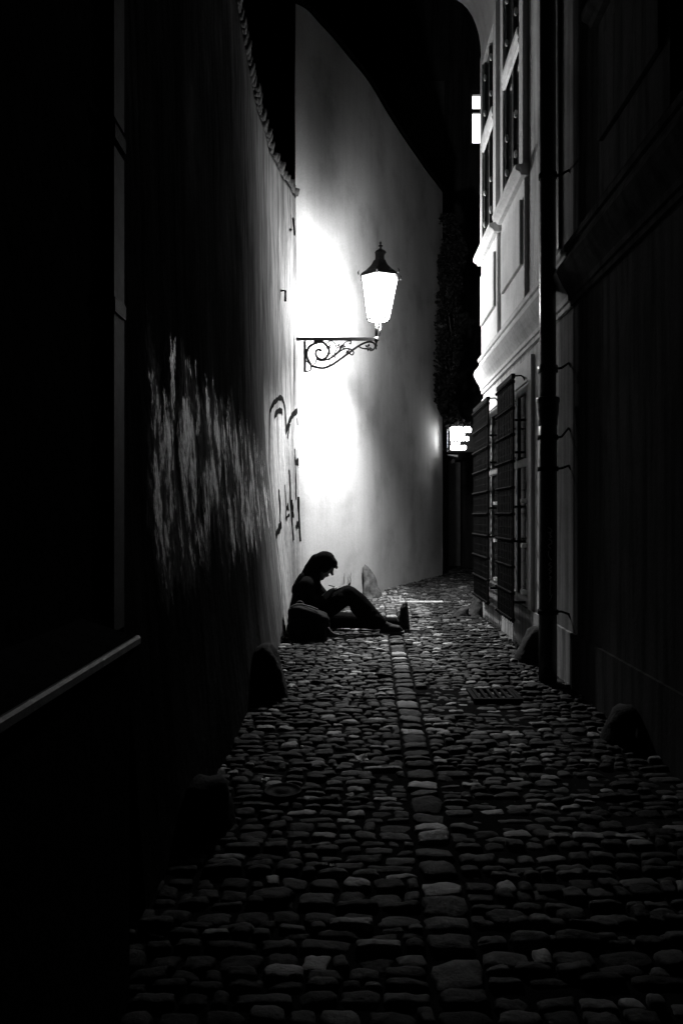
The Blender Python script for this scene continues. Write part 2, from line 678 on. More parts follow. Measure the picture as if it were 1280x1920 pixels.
wall = thing('boundary_wall', (-0.6, 5.0, 0), 'tall dark peeling wall along the left side of the alley with a tiled top', 'wall')
mb = MB()
ys = [2.16 + i * (9.15 - 2.16) / 130 for i in range(131)]
hs = [-0.06 + j * (WT + 0.06) / 70 for j in range(71)]
nh = len(hs)
v = [(XLn(y, h), y, h) for y in ys for h in hs]
f = [(i * nh + j, i * nh + j + 1, (i + 1) * nh + j + 1, (i + 1) * nh + j) for i in range(len(ys) - 1) for j in range(nh - 1)]
nv = len(v)
bk = []
for y in ys:
    bk += [(-1.05, y, hs[0]), (-1.05, y, hs[-1])]
v += bk
for i in range(len(ys) - 1):
    a, b = nv + 2 * i, nv + 2 * (i + 1)
    f.append((a, b, b + 1, a + 1))
    f.append((i * nh + nh - 1, a + 1, b + 1, (i + 1) * nh + nh - 1))
for i in (0, len(ys) - 1):
    f.append(tuple([i * nh + j for j in range(nh)] + [nv + 2 * i + 1, nv + 2 * i]))
mb.add(v, f, True)
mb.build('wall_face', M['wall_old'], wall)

# coping of half-round tiles, each row laid across the top
mb = MB()
rng = random.Random(3)
y = 2.2
while y < 9.16:
    wd = rng.uniform(0.075, 0.125)
    xo = XL(y, WT) + 0.035 + rng.uniform(-0.025, 0.02)
    tilt = rng.uniform(-0.02, 0.02)
    pts = [(xo, y, WT + 0.035 + tilt), (xo - 0.16, y + rng.uniform(-.01, .01), WT + 0.085), (xo - 0.32, y, WT + 0.13)]
    mb.tube(pts, [wd * 0.5, wd * 0.47, wd * 0.42], 9)
    mb.tube([(xo - 0.03, y + wd * 0.5, WT + 0.01), (xo - 0.3, y + wd * 0.5, WT + 0.09)], wd * 0.36, 7)
    y += wd
mb.build('tile_coping', M['tile'], wall)


def on_wall(px, py, off=0.004):
    """hit the left wall with a sight line through a photo pixel"""
    lo, hi = 1.5, 9.15
    for _ in range(60):
        mid = (lo + hi) / 2
        q = P(px, py, mid)
        if q.x < XL(mid, q.z):
            hi = mid
        else:
            lo = mid
    q = P(px, py, lo)
    return Vector((XLn(q.y, q.z) + off, q.y, q.z))


def paint_line(mb, pix, w, n=6, taper=False):
    """a painted stroke lying on the wall: a strip of quads 4 mm proud"""
    pts = spline([on_wall(200 + a / 2.8238, 560 + b / 2.8238, 0) for a, b in pix], n) if len(pix) > 2 else \
        [on_wall(200 + (pix[0][0] + (pix[1][0] - pix[0][0]) * t / 6) / 2.8238, 560 + (pix[0][1] + (pix[1][1] - pix[0][1]) * t / 6) / 2.8238, 0) for t in range(7)]
    v, f = [], []
    m = len(pts)
    for i, p in enumerate(pts):
        t = pts[min(i + 1, m - 1)] - pts[max(i - 1, 0)]
        d = Vector((0, -t.z, t.y))
        if d.length < 1e-6:
            d = Vector((0, 1, 0))
        d.normalize()
        ww = 1.0 * w * (0.75 + 0.5 * noise.noise(Vector((i * 0.3, w * 90, 1))))
        for s in (-1, 1):
            q = p + d * s * ww
            v.append((XLn(q.y, q.z) + 0.005, q.y, q.z))
    for i in range(m - 1):
        f.append((2 * i, 2 * i + 1, 2 * i + 3, 2 * i + 2))
    mb.add(v, f)


mb = MB()
paint_line(mb, [(860, 600), (858, 750), (864, 930), (872, 1040), (890, 1240), (905, 1350)], 0.022)
paint_line(mb, [(858, 600), (872, 568), (898, 540), (918, 524), (932, 536), (940, 580), (945, 650), (949, 715)], 0.035)
paint_line(mb, [(949, 715), (955, 680), (968, 640), (985, 612), (1008, 596), (1031, 584)], 0.04)
paint_line(mb, [(886, 632), (900, 605), (918, 592), (930, 602)], 0.04)
paint_line(mb, [(1008, 655), (1022, 656), (1031, 632)], 0.05)
paint_line(mb, [(966, 660), (962, 700), (958, 740)], 0.03)
paint_line(mb, [(994, 795), (997, 870), (1000, 960), (1002, 1065)], 0.045)
paint_line(mb, [(997, 872), (1012, 862), (1031, 866)], 0.05)
paint_line(mb, [(1018, 893), (1031, 894)], 0.05)
paint_line(mb, [(965, 905), (972, 1040), (979, 1170), (985, 1280)], 0.035)
paint_line(mb, [(910, 1010), (913, 1090), (915, 1185)], 0.06)
paint_line(mb, [(922, 1195), (908, 1220), (893, 1255)], 0.055)
paint_line(mb, [(940, 985), (945, 1060), (948, 1110), (945, 1170)], 0.035)
paint_line(mb, [(948, 1110), (962, 1100)], 0.045)
paint_line(mb, [(946, 1170), (956, 1150), (966, 1145)], 0.03)
paint_line(mb, [(980, 1065), (984, 1110), (986, 1160)], 0.05)
paint_line(mb, [(1014, 1048), (1018, 1150), (1022, 1285)], 0.085)
paint_line(mb, [(1000, 1215), (1008, 1195), (1018, 1198)], 0.05)
mb.build('graffiti', M['graffiti'], wall, fix=False)
# long crack running down from the painted arch
mb = MB()
paint_line(mb, [(905, 1350), (915, 1440), (925, 1560), (933, 1660), (940, 1770)], 0.012)
mb.build('crack', M['graffiti'], wall, fix=False)
# iron hooks for old cables
mb = MB()
a, b, c = on_wall(545, 408, 0.02), on_wall(546, 434, 0.03), on_wall(542, 440, 0.06)
mb.tube([a, b, c], 0.012, 8)
mb.build('cable_hook', M['iron'], wall)
mb = MB()
a = on_wall(525, 545, 0.0)
mb.tube([a, a + Vector((0.05, 0, 0.0)), a + Vector((0.05, 0, -0.12))], 0.013, 8)
mb.build('cable_hook', M['iron'], wall)

# ------------------------------------------------------------------ near house on the left (dark)
house = thing('dark_house', (-0.8, 0.0, 0), 'nearly black house front at the left edge with a pale metal ledge', 'house')
mb = MB()
mb.box(-4.0, -0.64, -3.0, 2.14, -0.06, 9.0)
mb.build('wall', M['dark_render'], house)
mb = MB()
mb.box(-0.638, -0.515, -3.0, 1.80, -0.06, 0.84)
mb.build('plinth', M['dark_render'], house)
mb = MB()
mb.prism([(-0.638, -3.0, 0.925), (-0.506, -3.0, 0.880), (-0.506, -3.0, 0.842), (-0.638, -3.0, 0.842)], (0, 4.82, 0))
mb.build('ledge', M['dark_render'], house)
mb = MB()
mb.prism([(-0.5055, -3.0, 0.882), (-0.500, -3.0, 0.882), (-0.496, -3.0, 0.876), (-0.496, -3.0, 0.862), (-0.5055, -3.0, 0.862)], (0, 4.83, 0))
mb.build('nosing', M['ledge'], house)

pipe_l = thing('cable_trunking', (-0.63, 2.06, 0.86), 'pale flat cable trunking running straight up the dark wall above the ledge end', 'cable trunking')


def TR(mb, z0, z1, d=0.018, w=0.0):
    xa = [-0.638 - 0.0 * z for z in (z0, z1)]
    b = [(-0.66, 2.02 - w, z0), (-0.638 + d, 2.02 - w, z0), (-0.638 + d, 2.115 + w, z0), (-0.66, 2.115 + w, z0)]
    return mb.hexa(b, [(x, y, z1) for x, y, _ in b])


for z0, z1 in ((0.86, 1.752), (1.758, 2.19), (2.27, 2.9), (2.906, 4.2)):
    mb = MB()
    TR(mb, z0, z1)
    mb.build('duct', M['grey_paint'], pipe_l)
for z in (1.755, 2.23):
    mb = MB()
    TR(mb, z - .02, z + .02, 0.022, 0.003)
    mb.build('joint', M['iron'], pipe_l)

# ------------------------------------------------------------------ tall pale house closing the bend
TH = 7.52
face = [(-0.572, 9.17), (-0.43, 9.30), (-0.276, 9.56), (-0.10, 9.86), (0.074, 10.20), (0.389, 10.82), (0.67, 11.55), (0.86, 12.02),
        (1.087, 12.56), (1.33, 13.12), (1.585, 13.70), (1.80, 14.15), (1.985, 14.55)]
fine = spline([(x, y, 0) for x, y in face], 5)
hp = thing('pale_house', (0.3, 11.0, 0), 'tall blank pale plastered house side curving behind the street lamp', 'house')
mb = MB()
zs = [-0.06 + (TH + 0.06) * j / 30 for j in range(31)]
nz = len(zs)
v = []
for p in fine:
    for z in zs:
        d = 0.012 * noise.noise(Vector((p.x * 1.1, p.y * 1.1, z * 0.9)))
        v.append((p.x + d, p.y, z))
f = [(i * nz + j, (i + 1) * nz + j, (i + 1) * nz + j + 1, i * nz + j + 1) for i in range(len(fine) - 1) for j in range(nz - 1)]
mb.add(v, f, True)
back = [(-3.6, 10.6), (-3.6, 20.0), (0.2, 20.0)]
out = [tuple(fine[-1][:2])] + [(1.75, 14.75), (0.6, 20.0), (-0.2, 20.0)] + [tuple(fine[0][:2])]
for (xa, ya), (xb, yb) in zip(out, out[1:]):
    mb.add([(xa, ya, -0.06), (xb, yb, -0.06), (xb, yb, TH), (xa, ya, TH)], [(0, 1, 2, 3)])
mb.add([(p.x, p.y, TH) for p in fine] + [(x, y, TH) for x, y in out[1:-1]], [tuple(range(len(fine) + len(out) - 2))])
mb.build('wall', M['pale_plaster'], hp)
mb = MB()
# low dark roof edge
edge = [(p.x, p.y) for p in fine]
v, f = [], []
for (x, y) in edge:
    v += [(x + 0.03, y - 0.02, TH + 0.003), (x + 0.03, y - 0.02, TH + 0.07), (x - 1.6, y + 0.9, TH + 0.9)]
for i in range(len(edge) - 1):
    a, b = 3 * i, 3 * i + 3
    f += [(a, b, b + 1, a + 1), (a + 1, b + 1, b + 2, a + 2)]
mb.add(v, f)
mb.build('roof', M['dark_render'], hp)


def on_face(px, py):
    """hit the pale wall with a sight line"""
    for (a, b) in zip(fine, fine[1:]):
        pa, pb = CX + F * a.x / a.y, CX + F * b.x / b.y
        if pa <= px <= pb:
            t_ = (px - pa) / (pb - pa)
            q = a.lerp(b, t_)
            n_ = Vector((b.y - a.y, a.x - b.x, 0)).normalized()
            return Vector((q.x, q.y, CAMH - (py - CY) * q.y / F)), n_
    return None


for (xa, ya, yb_, wd) in ((643, 1074, 1098, .010), (651, 1076, 1096, .008), (655, 1073, 1094, .010)):
    mb = MB()
    v = []
    for i in range(7):
        yy = ya + (yb_ - ya) * i / 6
        q, n_ = on_face(xa + math.sin(i * 1.7) * .6, yy)
        t_ = Vector((-n_.y, n_.x, 0))
        w_ = wd * math.sin(math.pi * (i + .6) / 7.2)
        v += [q + n_ * .016 - t_ * w_, q + n_ * .016 + t_ * w_]
    mb.add(v, [(2 * i, 2 * i + 1, 2 * i + 3, 2 * i + 2) for i in range(6)])
    mb.build('rust_stain', M['stone'], hp, fix=False)

# ------------------------------------------------------------------ house on the right with barred windows
YE = 8.70      # far corner
YN = 5.04      # seam where the plaster turns to its darkened near end


def XR(y):
    return 1.45 + 0.025 * y


def RB(mb, y0, y1, z0, z1, d0, d1):
    """box on the facade: d = how far it stands out towards the alley"""
    b = [(XR(y0) - d1, y0, z0), (XR(y0) - d0, y0, z0), (XR(y1) - d0, y1, z0), (XR(y1) - d1, y1, z0)]
    t = [(x, y, z1) for x, y, _ in b]
    return mb.hexa(b, t)


def RP(mb, y0, y1, prof):
    """moulding run along the facade: prof = [(out, z)...]"""
    n = len(prof)
    v = [(XR(y0) - d, y0, z) for d, z in prof] + [(XR(y1) - d, y1, z) for d, z in prof]
    f = [tuple(range(n)), tuple(range(2 * n - 1, n - 1, -1))] + [(i, (i + 1) % n, (i + 1) % n + n, i + n) for i in range(n)]
    return mb.add(v, f)


hr = thing('window_house', (1.7, 5.0, 0), 'pale house on the right with barred ground floor windows and moulded bands', 'house')
mb = MB()
mb.hexa([(XR(YN), YN, -0.06), (6, YN, -0.06), (6, YE, -0.06), (XR(YE), YE, -0.06)],
        [(XR(YN), YN, 7.6), (6, YN, 7.6), (6, YE, 7.6), (XR(YE), YE, 7.6)])
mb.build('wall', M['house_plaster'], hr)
mb = MB()
RB(mb, YN, YE - 0.004, -0.05, 0.375, 0.0, 0.022)
mb.build('plinth', M['plinth'], hr)
# string course with hollow
mb = MB()
course = [(-.01, 2.60), (0.02, 2.60), (0.022, 2.635), (0.035, 2.64), (0.037, 2.675), (0.05, 2.70), (0.075, 2.74), (0.10, 2.79),
          (0.115, 2.83), (0.10, 2.87), (0.07, 2.90), (0.05, 2.935), (0.045, 2.965), (0.062, 2.972), (0.064, 3.01), (0.03, 3.04), (-.01, 3.05)]
RP(mb, YN, YE + 0.02, course)
mb.build('string_course', M['trim'], hr)
mb = MB()
cove = [(-.01, 6.60)] + [(0.36 * (1 - math.cos(t * math.pi / 2 / 8)) + 0.02, 6.60 + 0.68 * math.sin(t * math.pi / 2 / 8)) for t in range(9)]
cove += [(0.40, 7.30), (0.42, 7.42), (0.46, 7.45), (0.46, 7.58), (-.01, 7.58)]
RP(mb, YN, YE + 0.05, cove)
mb.build('cornice', M['trim'], hr)
mb = MB()
mb.hexa([(XR(YN) - .5, YN, 7.603), (6, YN, 7.603), (6, YE + .1, 7.603), (XR(YE) - .5, YE + .1, 7.603)],
        [(4, YN, 9.6), (6, YN, 9.6), (6, YE - 1, 9.6), (4, YE - 1, 9.6)])
mb.build('roof', M['tile'], hr)


def upper_window(ya, yb, hr=hr, trim='trim'):
    """tall cross window with sill, apron panel below and surround"""
    mb = MB()
    RB(mb, ya - .17, yb + .1, 3.052, 4.09, -.01, 0.035)               # bay under the sill
    RB(mb, ya - .10, yb + .02, 3.36, 3.93, 0.0352, 0.062)             # raised panel
    mb.build('apron_panel', M[trim], hr, bevel=0.004)
    w = MB()
    for (a, b, c, d) in ((ya - .17, ya - .02, 4.20, 6.50), (yb - .03, yb + .1, 4.20, 6.50), (ya - .02, yb - .03, 6.36, 6.50)):
        RB(w, a, b, c, d, -.01, 0.05)
    win = w.build('window', M[trim], hr, bevel=0.004)
    w = MB()
    RP(w, ya - .21, yb + .14, [(-.01, 4.092), (0.07, 4.095), (0.085, 4.12), (0.12, 4.14), (0.125, 4.18), (-.01, 4.205)])
    w.build('sill', M[trim], win, root=hr)
    w = MB()
    RB(w, ya - .018, yb - .032, 4.206, 6.358, -.005, 0.006)
    w.build('pane', M['glass'], win, root=hr)
    w = MB()
    ym = (ya + yb) / 2 - .02
    zt = (4.22, 5.36)
    for a, b in ((ya - .015, ya + .03), (ym - .03, ym + .03), (yb - .08, yb - .035)):
        RB(w, a, b, 4.208, 6.35, 0.0062, 0.028)
    w.build('frame', M['dark_wood'], win, root=hr)
    w = MB()
    RP(w, ya - .012, yb - .036, [(0.0285, 5.34), (0.05, 5.345), (0.062, 5.38), (0.05, 5.40), (0.066, 5.44), (0.066, 5.49), (0.0285, 5.5)])
    w.build('transom', M['white_paint'], win, root=hr)
    for z in (4.44, 4.80, 5.72, 6.1):  # small white beads set in pairs over the panes
        for a in (ya + .13, yb - .21):
            w = MB()
            w.sphere((XR(a) - 0.045, a, z + random.uniform(-.02, .02)), (0.018, 0.016, random.uniform(.03, .045)), 10, 6)
            w.build('white_stud', M['white_paint'], win, root=hr)


for a, b in ((6.55, 7.30), (7.82, 8.54)):
    upper_window(a, b)
hn = thing('house_near_end', (1.7, 1.0, 0), 'near end of the right house with a thick moulded band, shade put into its dark plaster', 'house')
mb = MB()
mb.hexa([(XR(-3), -3, -0.06), (6, -3, -0.06), (6, YN - .004, -0.06), (XR(YN), YN - .004, -0.06)],
        [(XR(-3), -3, 9.0), (6, -3, 9.0), (6, YN - .004, 9.0), (XR(YN), YN - .004, 9.0)])
mb.build('wall', M['shaded_plaster'], hn)
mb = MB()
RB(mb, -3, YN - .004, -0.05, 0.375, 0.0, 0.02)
mb.build('plinth', M['shaded_plaster'], hn)
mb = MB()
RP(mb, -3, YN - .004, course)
mb.build('string_course', M['shaded_plaster'], hn)
upper_window(3.55, 4.3, hn, 'shaded_plaster')


def grille_window(ya, yb, ga, gb):
    w = MB()
    RB(w, ya, ya + .12, .378, 2.52, -.01, 0.03)
    RB(w, yb - .12, yb, .378, 2.52, -.01, 0.03)
    RB(w, ya + .12, yb - .12, 2.32, 2.52, -.01, 0.03)
    win = w.build('window', M['trim'], hr, bevel=0.004)
    w = MB()
    RB(w, ya + .122, yb - .122, .40, 2.318, -.005, 0.005)
    w.build('pane', M['glass'], win, root=hr)
    w = MB()
    for a, b in ((ya + .124, ya + .2), (yb - .2, yb - .124), ((ya + yb) / 2 - .035, (ya + yb) / 2 + .035)):
        RB(w, a, b, .402, 2.31, 0.0052, 0.022)
    for z in (.402, 1.60, 2.24):
        RB(w, ya + .2, (ya + yb) / 2 - .035, z, z + .07, 0.0052, 0.020)
        RB(w, (ya + yb) / 2 + .035, yb - .2, z, z + .07, 0.0052, 0.020)
    w.build('frame', M['grey_wood'], win, root=hr)
    for z in (0.50, 0.90, 1.28):  # white hinges on the frame edge
        a = ya + .16
        w = MB()
        RB(w, a - .03, a + .05, z, z + .035, 0.03, 0.075)
        w.build('white_stud', M['white_paint'], win, root=hr)
    # projecting iron grille: closely set square bars, cross bars with knots
    D = 0.128
    g = MB()
    n = int((gb - ga) / 0.075)
    for i in range(n + 1):
        y = ga + (gb - ga) * i / n
        RB(g, y - .010, y + .010, 0.245, 2.375, D - .010, D + .010)
        g.prism([(XR(y) - D - .011, y, 0.20), (XR(y) - D + .011, y - .011, .244), (XR(y) - D + .011, y + .011, .244)], (0, 0, 0.0005))
    for i in range(10):
        z = 0.27 + i * 0.229
        RB(g, ga - .012, gb + .012, z - .012, z + .012, D - .016, D - .0105)
        RB(g, ga - .012, gb + .012, z - .012, z + .012, D + .0105, D + .016)
        for k in range(n + 1):
            y = ga + (gb - ga) * k / n
            g.sphere((XR(y) - D - .018, y, z), 0.015, 8, 5)
    for i in range(28):
        z = 0.35 + i * 0.072
        RB(g, ga, gb, z - .004, z + .004, D - .004, D + .004)
    RB(g, ga - .014, gb + .014, 2.36, 2.40, D - .017, D + .017)
    for z in (0.42, 0.95, 1.25, 1.72, 2.0):
        for y in (ga + 0.01, gb - 0.01):
            RB(g, y - .008, y + .008, z - .010, z + .010, -0.005, D - .017)
    for y in (ga, gb):
        x = XR(y)
        g.tube([(x - D, y, 2.38), (x - D + .07, y, 2.385), (x - D + .09, y, 2.37), (x + .005, y, 2.28)], 0.008, 6)
    g.build('window_grille', M['iron'], hr)


grille_window(6.16, 7.35, 6.40, 7.08)
grille_window(7.46, 8.66, 7.64, 8.54)

# cable clipped up the facade next to the downpipe
mb = MB()
RB(mb, 5.33, 5.365, 3.10, 6.6, -.005, 0.024)
mb.build('cable_trunking', M['pipe'], hr)
# chipped plaster patch behind the pipe
for a, b in ():
    pass

dp = thing('downpipe', (1.45, 5.18, 0), 'thick black rainwater downpipe with collars in front of the right house', 'downpipe')
PX, PY = 1.443, 5.18
mb = MB()
mb.tube([(PX, PY, z) for z in [0.0, 0.5, 1.0, 1.5, 1.93]], 0.0635, 24)
mb.tube([(PX, PY, z) for z in [1.97, 2.6, 3.4, 4.2, 5.0, 6.2, 7.3]], 0.056, 24)
mb.build('pipe', M['pipe'], dp)
mb = MB()
mb.lathe((PX, PY, 1.80), [(0.0645, 0), (0.067, 0.05), (0.074, 0.09), (0.076, 0.16), (0.081, 0.165), (0.081, 0.195), (0.072, 0.20), (0.057, 0.205)], 24)
mb.build('collar', M['pipe'], dp)
mb = MB()
mb.lathe((PX, PY, 2.17), [(0.057, 0), (0.069, 0.002), (0.069, 0.05), (0.057, 0.052)], 24)
mb.build('collar', M['pipe'], dp)
for z, dz in ((2.20, 0.03), (1.72, 0.06), (1.50, 0.02), (0.50, -0.01), (4.9, 0.02), (3.55, 0.02)):
    mb = MB()
    r = 0.066 if z < 1.9 else 0.059
    mb.lathe((PX, PY, z - .016), [(r - .004, 0), (r + .005, 0.0), (r + .005, 0.032), (r - .004, 0.032)], 20)
    mb.tube([(PX + .05, PY, z), (PX + .09, PY - .02, z + .004), (PX + .13, PY - .05, z + dz), (XR(PY - .08) + .01, PY - .08, z + dz - .04)], 0.0085, 8)
    mb.build('bracket', M['iron'], dp)
# scratched white tag running down the pipe
mb = MB()


def scr(pts, w=0.0035):
    out = []
    for u, z in pts:
        a = u / 0.0645
        d = Vector((math.sin(a), -math.cos(a), 0))
        out.append(Vector((PX, PY, 0)) + d * 0.0645 + Vector((0, 0, z)))
    mb.tube(spline(out, 5), w, 5, flat=0.8)


scr([(-.018, 1.09), (.004, 1.08), (.006, 1.06), (-.016, 1.055)])
scr([(.004, 1.055), (-.004, 1.04), (.008, 1.028), (-.006, 1.02)])
scr([(-.014, 1.01), (.006, 1.0), (.008, .98), (-.008, .975), (-.014, .96), (.004, .945)])
scr([(-.012, .93), (-.014, .90), (-.004, .88), (.008, .865)])
scr([(.004, .85), (-.012, .835), (.008, .82), (-.012, .80), (.006, .79), (-.010, .77)])
scr([(-.008, .755), (.006, .745), (-.006, .735), (.004, .72)])
scr([(.002, .71), (-.002, .67), (-.003, .62)], 0.003)
scr([(.012, .63), (.002, .60), (-.012, .575)], 0.003)
mb.build('scrawled_tag', M['scribble'], dp)

# ------------------------------------------------------------------ dark house behind with a lit window
hb = thing('rear_house', (4.0, 16.5, 0), 'black house at the end of the lane with one lit window high up', 'house')
YB = 16.6
wx0, wx1 = (880 - CX) * YB / F, 3.75
wz0, wz1 = P(0, 272, YB).z, P(0, 169, YB).z
mb = MB()
dx0, dx1, dz1 = (841 - CX) * YB / F, (866 - CX) * YB / F, P(0, 862, YB).z
for (a, b, c, d) in ((0.9, 10, wz1, 15.5), (0.9, wx0, dz1, wz1), (wx0, wx1, dz1, wz0), (wx1, 10, dz1, wz1), (0.9, dx0, -.06, dz1), (dx1, 10, -.06, dz1)):
    mb.box(a, b, YB, YB + 0.4, c, d)
mb.box(0.9, 10, YB + 0.6, YB + 5, -.06, 15.5)
mb.build('wall', M['dark_plaster'], hb)
mb = MB()
t = 0.07
mb.box(wx0, wx1, YB + .05, YB + .12, wz0, wz0 + t)
mb.box(wx0, wx1, YB + .05, YB + .12, wz1 - t, wz1)
mb.box(wx0, wx0 + t, YB + .05, YB + .12, wz0 + t, wz1 - t)
mb.box(wx1 - t, wx1, YB + .05, YB + .12, wz0 + t, wz1 - t)
zt = P(0, 205, YB).z
mb.box(wx0 + t, wx1 - t, YB + .06, YB + .11, zt - .045, zt + .045)
mb.box((wx0 + wx1) / 2 + .1 - .03, (wx0 + wx1) / 2 + .1 + .03, YB + .062, YB + .108, wz0 + t, zt - .045)
win = mb.build('window', M['dark_wood'], hb)
mb = MB()
mb.box(wx0 + .01, wx1 - .01, YB + .13, YB + .14, wz0 + .01, wz1 - .01)
mb.build('pane', M['win_glow'], win, root=hb)
mb = MB()
mb.box(dx0, dx1, YB + .25, YB + .3, -.06, dz1)
mb.build('door', M['dark_wood'], hb)
mb = MB()
for i in range(4):
    z = P(0, 400, YB).z + i * 1.9
for xx in (1.3, 4.9, 6.6):
    for zz in (5.2, 9.2):
        mb = MB()
        mb.box(xx, xx + 1.0, YB - .02, YB + .01, zz, zz + 1.7)
        mb.build('shutter', M['dark_wood'], hb)

# ------------------------------------------------------------------ lit shop sign on the end of the pale house
YS = 14.05
k = YS / F
sg = thing('shop_sign', (2.3, YS, 2.9), 'black hanging sign with glowing white lettering at the end of the lane', 'sign')


def SP(a, b):
    return P(800 + a / 10.667, 740 + b / 10.667, YS)


a, b = SP(425, 1150), SP(930, 600)
mb = MB()
mb.box(a.x, b.x, YS, YS + .10, a.z, b.z)
mb.build('box', M['sign_box'], sg, bevel=0.006)
mb = MB()
mb.box(a.x - .012, a.x + .004, YS - .004, YS + .012, a.z, b.z)  # added lip that hides the glowing strip from the camera
mb.build('rim', M['sign_box'], sg)
mb = MB()
mb.box(a.x - .08, a.x, YS + .03, YS + .07, b.z - .08, b.z - .04)
mb.build('bracket', M['iron'], sg)
mb = MB()
mb.box(a.x - .08, a.x, YS + .03, YS + .07, a.z + .04, a.z + .08)
mb.build('bracket', M['iron'], sg)


def blob_row(mb, x0, x1, z0, z1, n):
    """overexposed lettering: a run of fat rounded glyphs that touch each other"""
    rr = random.Random(int(x0 * 7 + z0))
    step = (x1 - x0) / n
    for i in range(n):
        g0, g1 = x0 + i * step - step * .12, x0 + (i + 1) * step + step * .12
        g0, g1 = max(g0, x0), min(g1, x1)
        dz = rr.uniform(-5, 5)
        pts = []
        hw, hh = (g1 - g0) / 2, (z1 - z0) / 2
        r = min(hw, hh) * .75
        for cx_, cz_, s in ((1, 1, 0), (-1, 1, 1), (-1, -1, 2), (1, -1, 3)):
            for q in range(4):
                an = (s + q / 3) * math.pi / 2
                pts.append(SP((g0 + g1) / 2 + cx_ * (hw - r) + r * math.cos(an), (z0 + z1) / 2 - (cz_ * (hh - r) + r * math.sin(an)) + dz))
        off = -0.004 - 0.0004 * i
        mb.prism([(p.x, YS - 0.001, p.z) for p in pts], (0, off, 0))


mb = MB()
blob_row(mb, 460, 885, 642, 755, 6)
blob_row(mb, 465, 748, 745, 835, 4)
blob_row(mb, 465, 838, 838, 924, 5)
blob_row(mb, 480, 660, 962, 984, 3)
blob_row(mb, 470, 783, 1016, 1104, 5)
mb.build('lettering', M['sign_glow'], sg)
# added glowing strip on the case side, unseen, washes light onto the plaster
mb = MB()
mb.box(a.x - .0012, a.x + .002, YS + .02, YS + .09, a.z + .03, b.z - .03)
mb.build('wall_wash', emit('sign_wall_wash', 30.0), sg)
# small shade hanging under the sign
sh = MB()
p0, p1 = SP(440, 1210), SP(612, 1240)
sh.prism([(p0.x, YS - .02, p0.z), (p1.x, YS - .02, p1.z - .01), (p1.x, YS - .02, p1.z + .03), (p0.x, YS - .02, p0.z + .012)], (0, .16, 0))
sh.build('awning', M['white_paint'], sg)
pl = MB()
q0, q1 = SP(495, 1365), SP(560, 1290)
pl.box(q0.x, q1.x, YS + .02, YS + .06, q0.z, q1.z)
pl.box((q0.x + q1.x) / 2 - .006, (q0.x + q1.x) / 2 + .006, YS + .03, YS + .045, q1.z, p0.z)
pl.build('price_plate', M['strap'], sg)

# ------------------------------------------------------------------ ivy spilling over the end of the pale house
iv = thing('ivy', (2.05, 14.4, 3.0), 'dark ivy hanging down the far end of the pale house above the glowing sign', 'ivy')
mb = MB()
rng = random.Random(8)
outline = [(400, 829, 850), (470, 826, 858), (560, 820, 862), (620, 814, 860), (690, 809, 850), (740, 812, 842), (780, 830, 846), (800, 838, 880)]
for _ in range(5200):
    py = rng.uniform(398, 800)
    for (ya_, la, ra), (yb_, lb, rb) in zip(outline, outline[1:]):
        if ya_ <= py <= yb_:
            t_ = (py - ya_) / (yb_ - ya_)
            l_, r_ = la + (lb - la) * t_, ra + (rb - ra) * t_
            break
    else:
        continue
    px = rng.uniform(l_ - 3 - 7 * noise.noise(Vector((py * .021, 4, 1))) - 5 * noise.noise(Vector((py * .09, 9, 1))), r_ + 10 + 16 * noise.noise(Vector((py * .016, 2, 7))))
    yy = 14.18 + rng.uniform(-.22, .22) - (px - 830) * 0.002
    c = P(px, py, yy)
    if noise.noise(Vector((c.x * 5, c.y * 4, c.z * 2.2))) < -0.16:
        continue
    s = rng.uniform(.025, .05)
    an, ti = rng.uniform(0, 6.28), rng.uniform(-.7, .9)
    u = Vector((math.cos(an), math.sin(an) * .7, -.5 + rng.uniform(-.3, .3))).normalized() * s
    w_ = Vector((-math.sin(an), math.cos(an), ti)).normalized() * s * .8
    mb.add([c - u, c - w_ * .9 + u * .1, c + u * 1.2 + Vector((0, 0, -.01)), c + w_ * .9 + u * .1], [(0, 1, 2, 3)])
mb.build('foliage', M['leaf'], iv, fix=False)
mb = MB()
for j in range(5):
    pts = [P(838 + j * 3 + 6 * math.sin(i * 1.3 + j), 410 + i * 62, 14.3) for i in range(6)]
    mb.tube(spline(pts, 4), 0.014, 6)
mb.build('stem', M['bark'], iv)

# ------------------------------------------------------------------ the street lamp
YL = 9.0


def LP(a, b, dy=0.0):
    return P(540 + a / 4.923, 420 + b / 4.923, YL) + Vector((0, dy, 0))


u_ = YL / F / 4.923           # metres per zoomed pixel
lc = LP(848, 1060)
lamp = thing('street_lamp', (LP(150, 1200).x, YL, LP(150, 1365).z), 'lit six sided lantern on an ornate scrolled iron wall bracket', 'street lamp')


def lz(b):
    return LP(0, b).z


mb = MB()
bar0, bar1 = LP(150, 1062), LP(838, 1062)
mb.box(bar0.x - .1, bar1.x, YL - .018, YL + .018, bar0.z - .017, bar0.z + .017)
pl0 = LP(150, 1062)
mb.box(pl0.x - .01, pl0.x + .022, YL - .03, YL + .03, lz(1365), lz(1085))


def sc(pts, r0, r1=None, n=7):
    w = spline([LP(a, b) for a, b in pts], n)
    r1 = r1 or r0
    mb.tube(w, [(r0 + (r1 - r0) * i / (len(w) - 1)) * u_ for i in range(len(w))], 8)


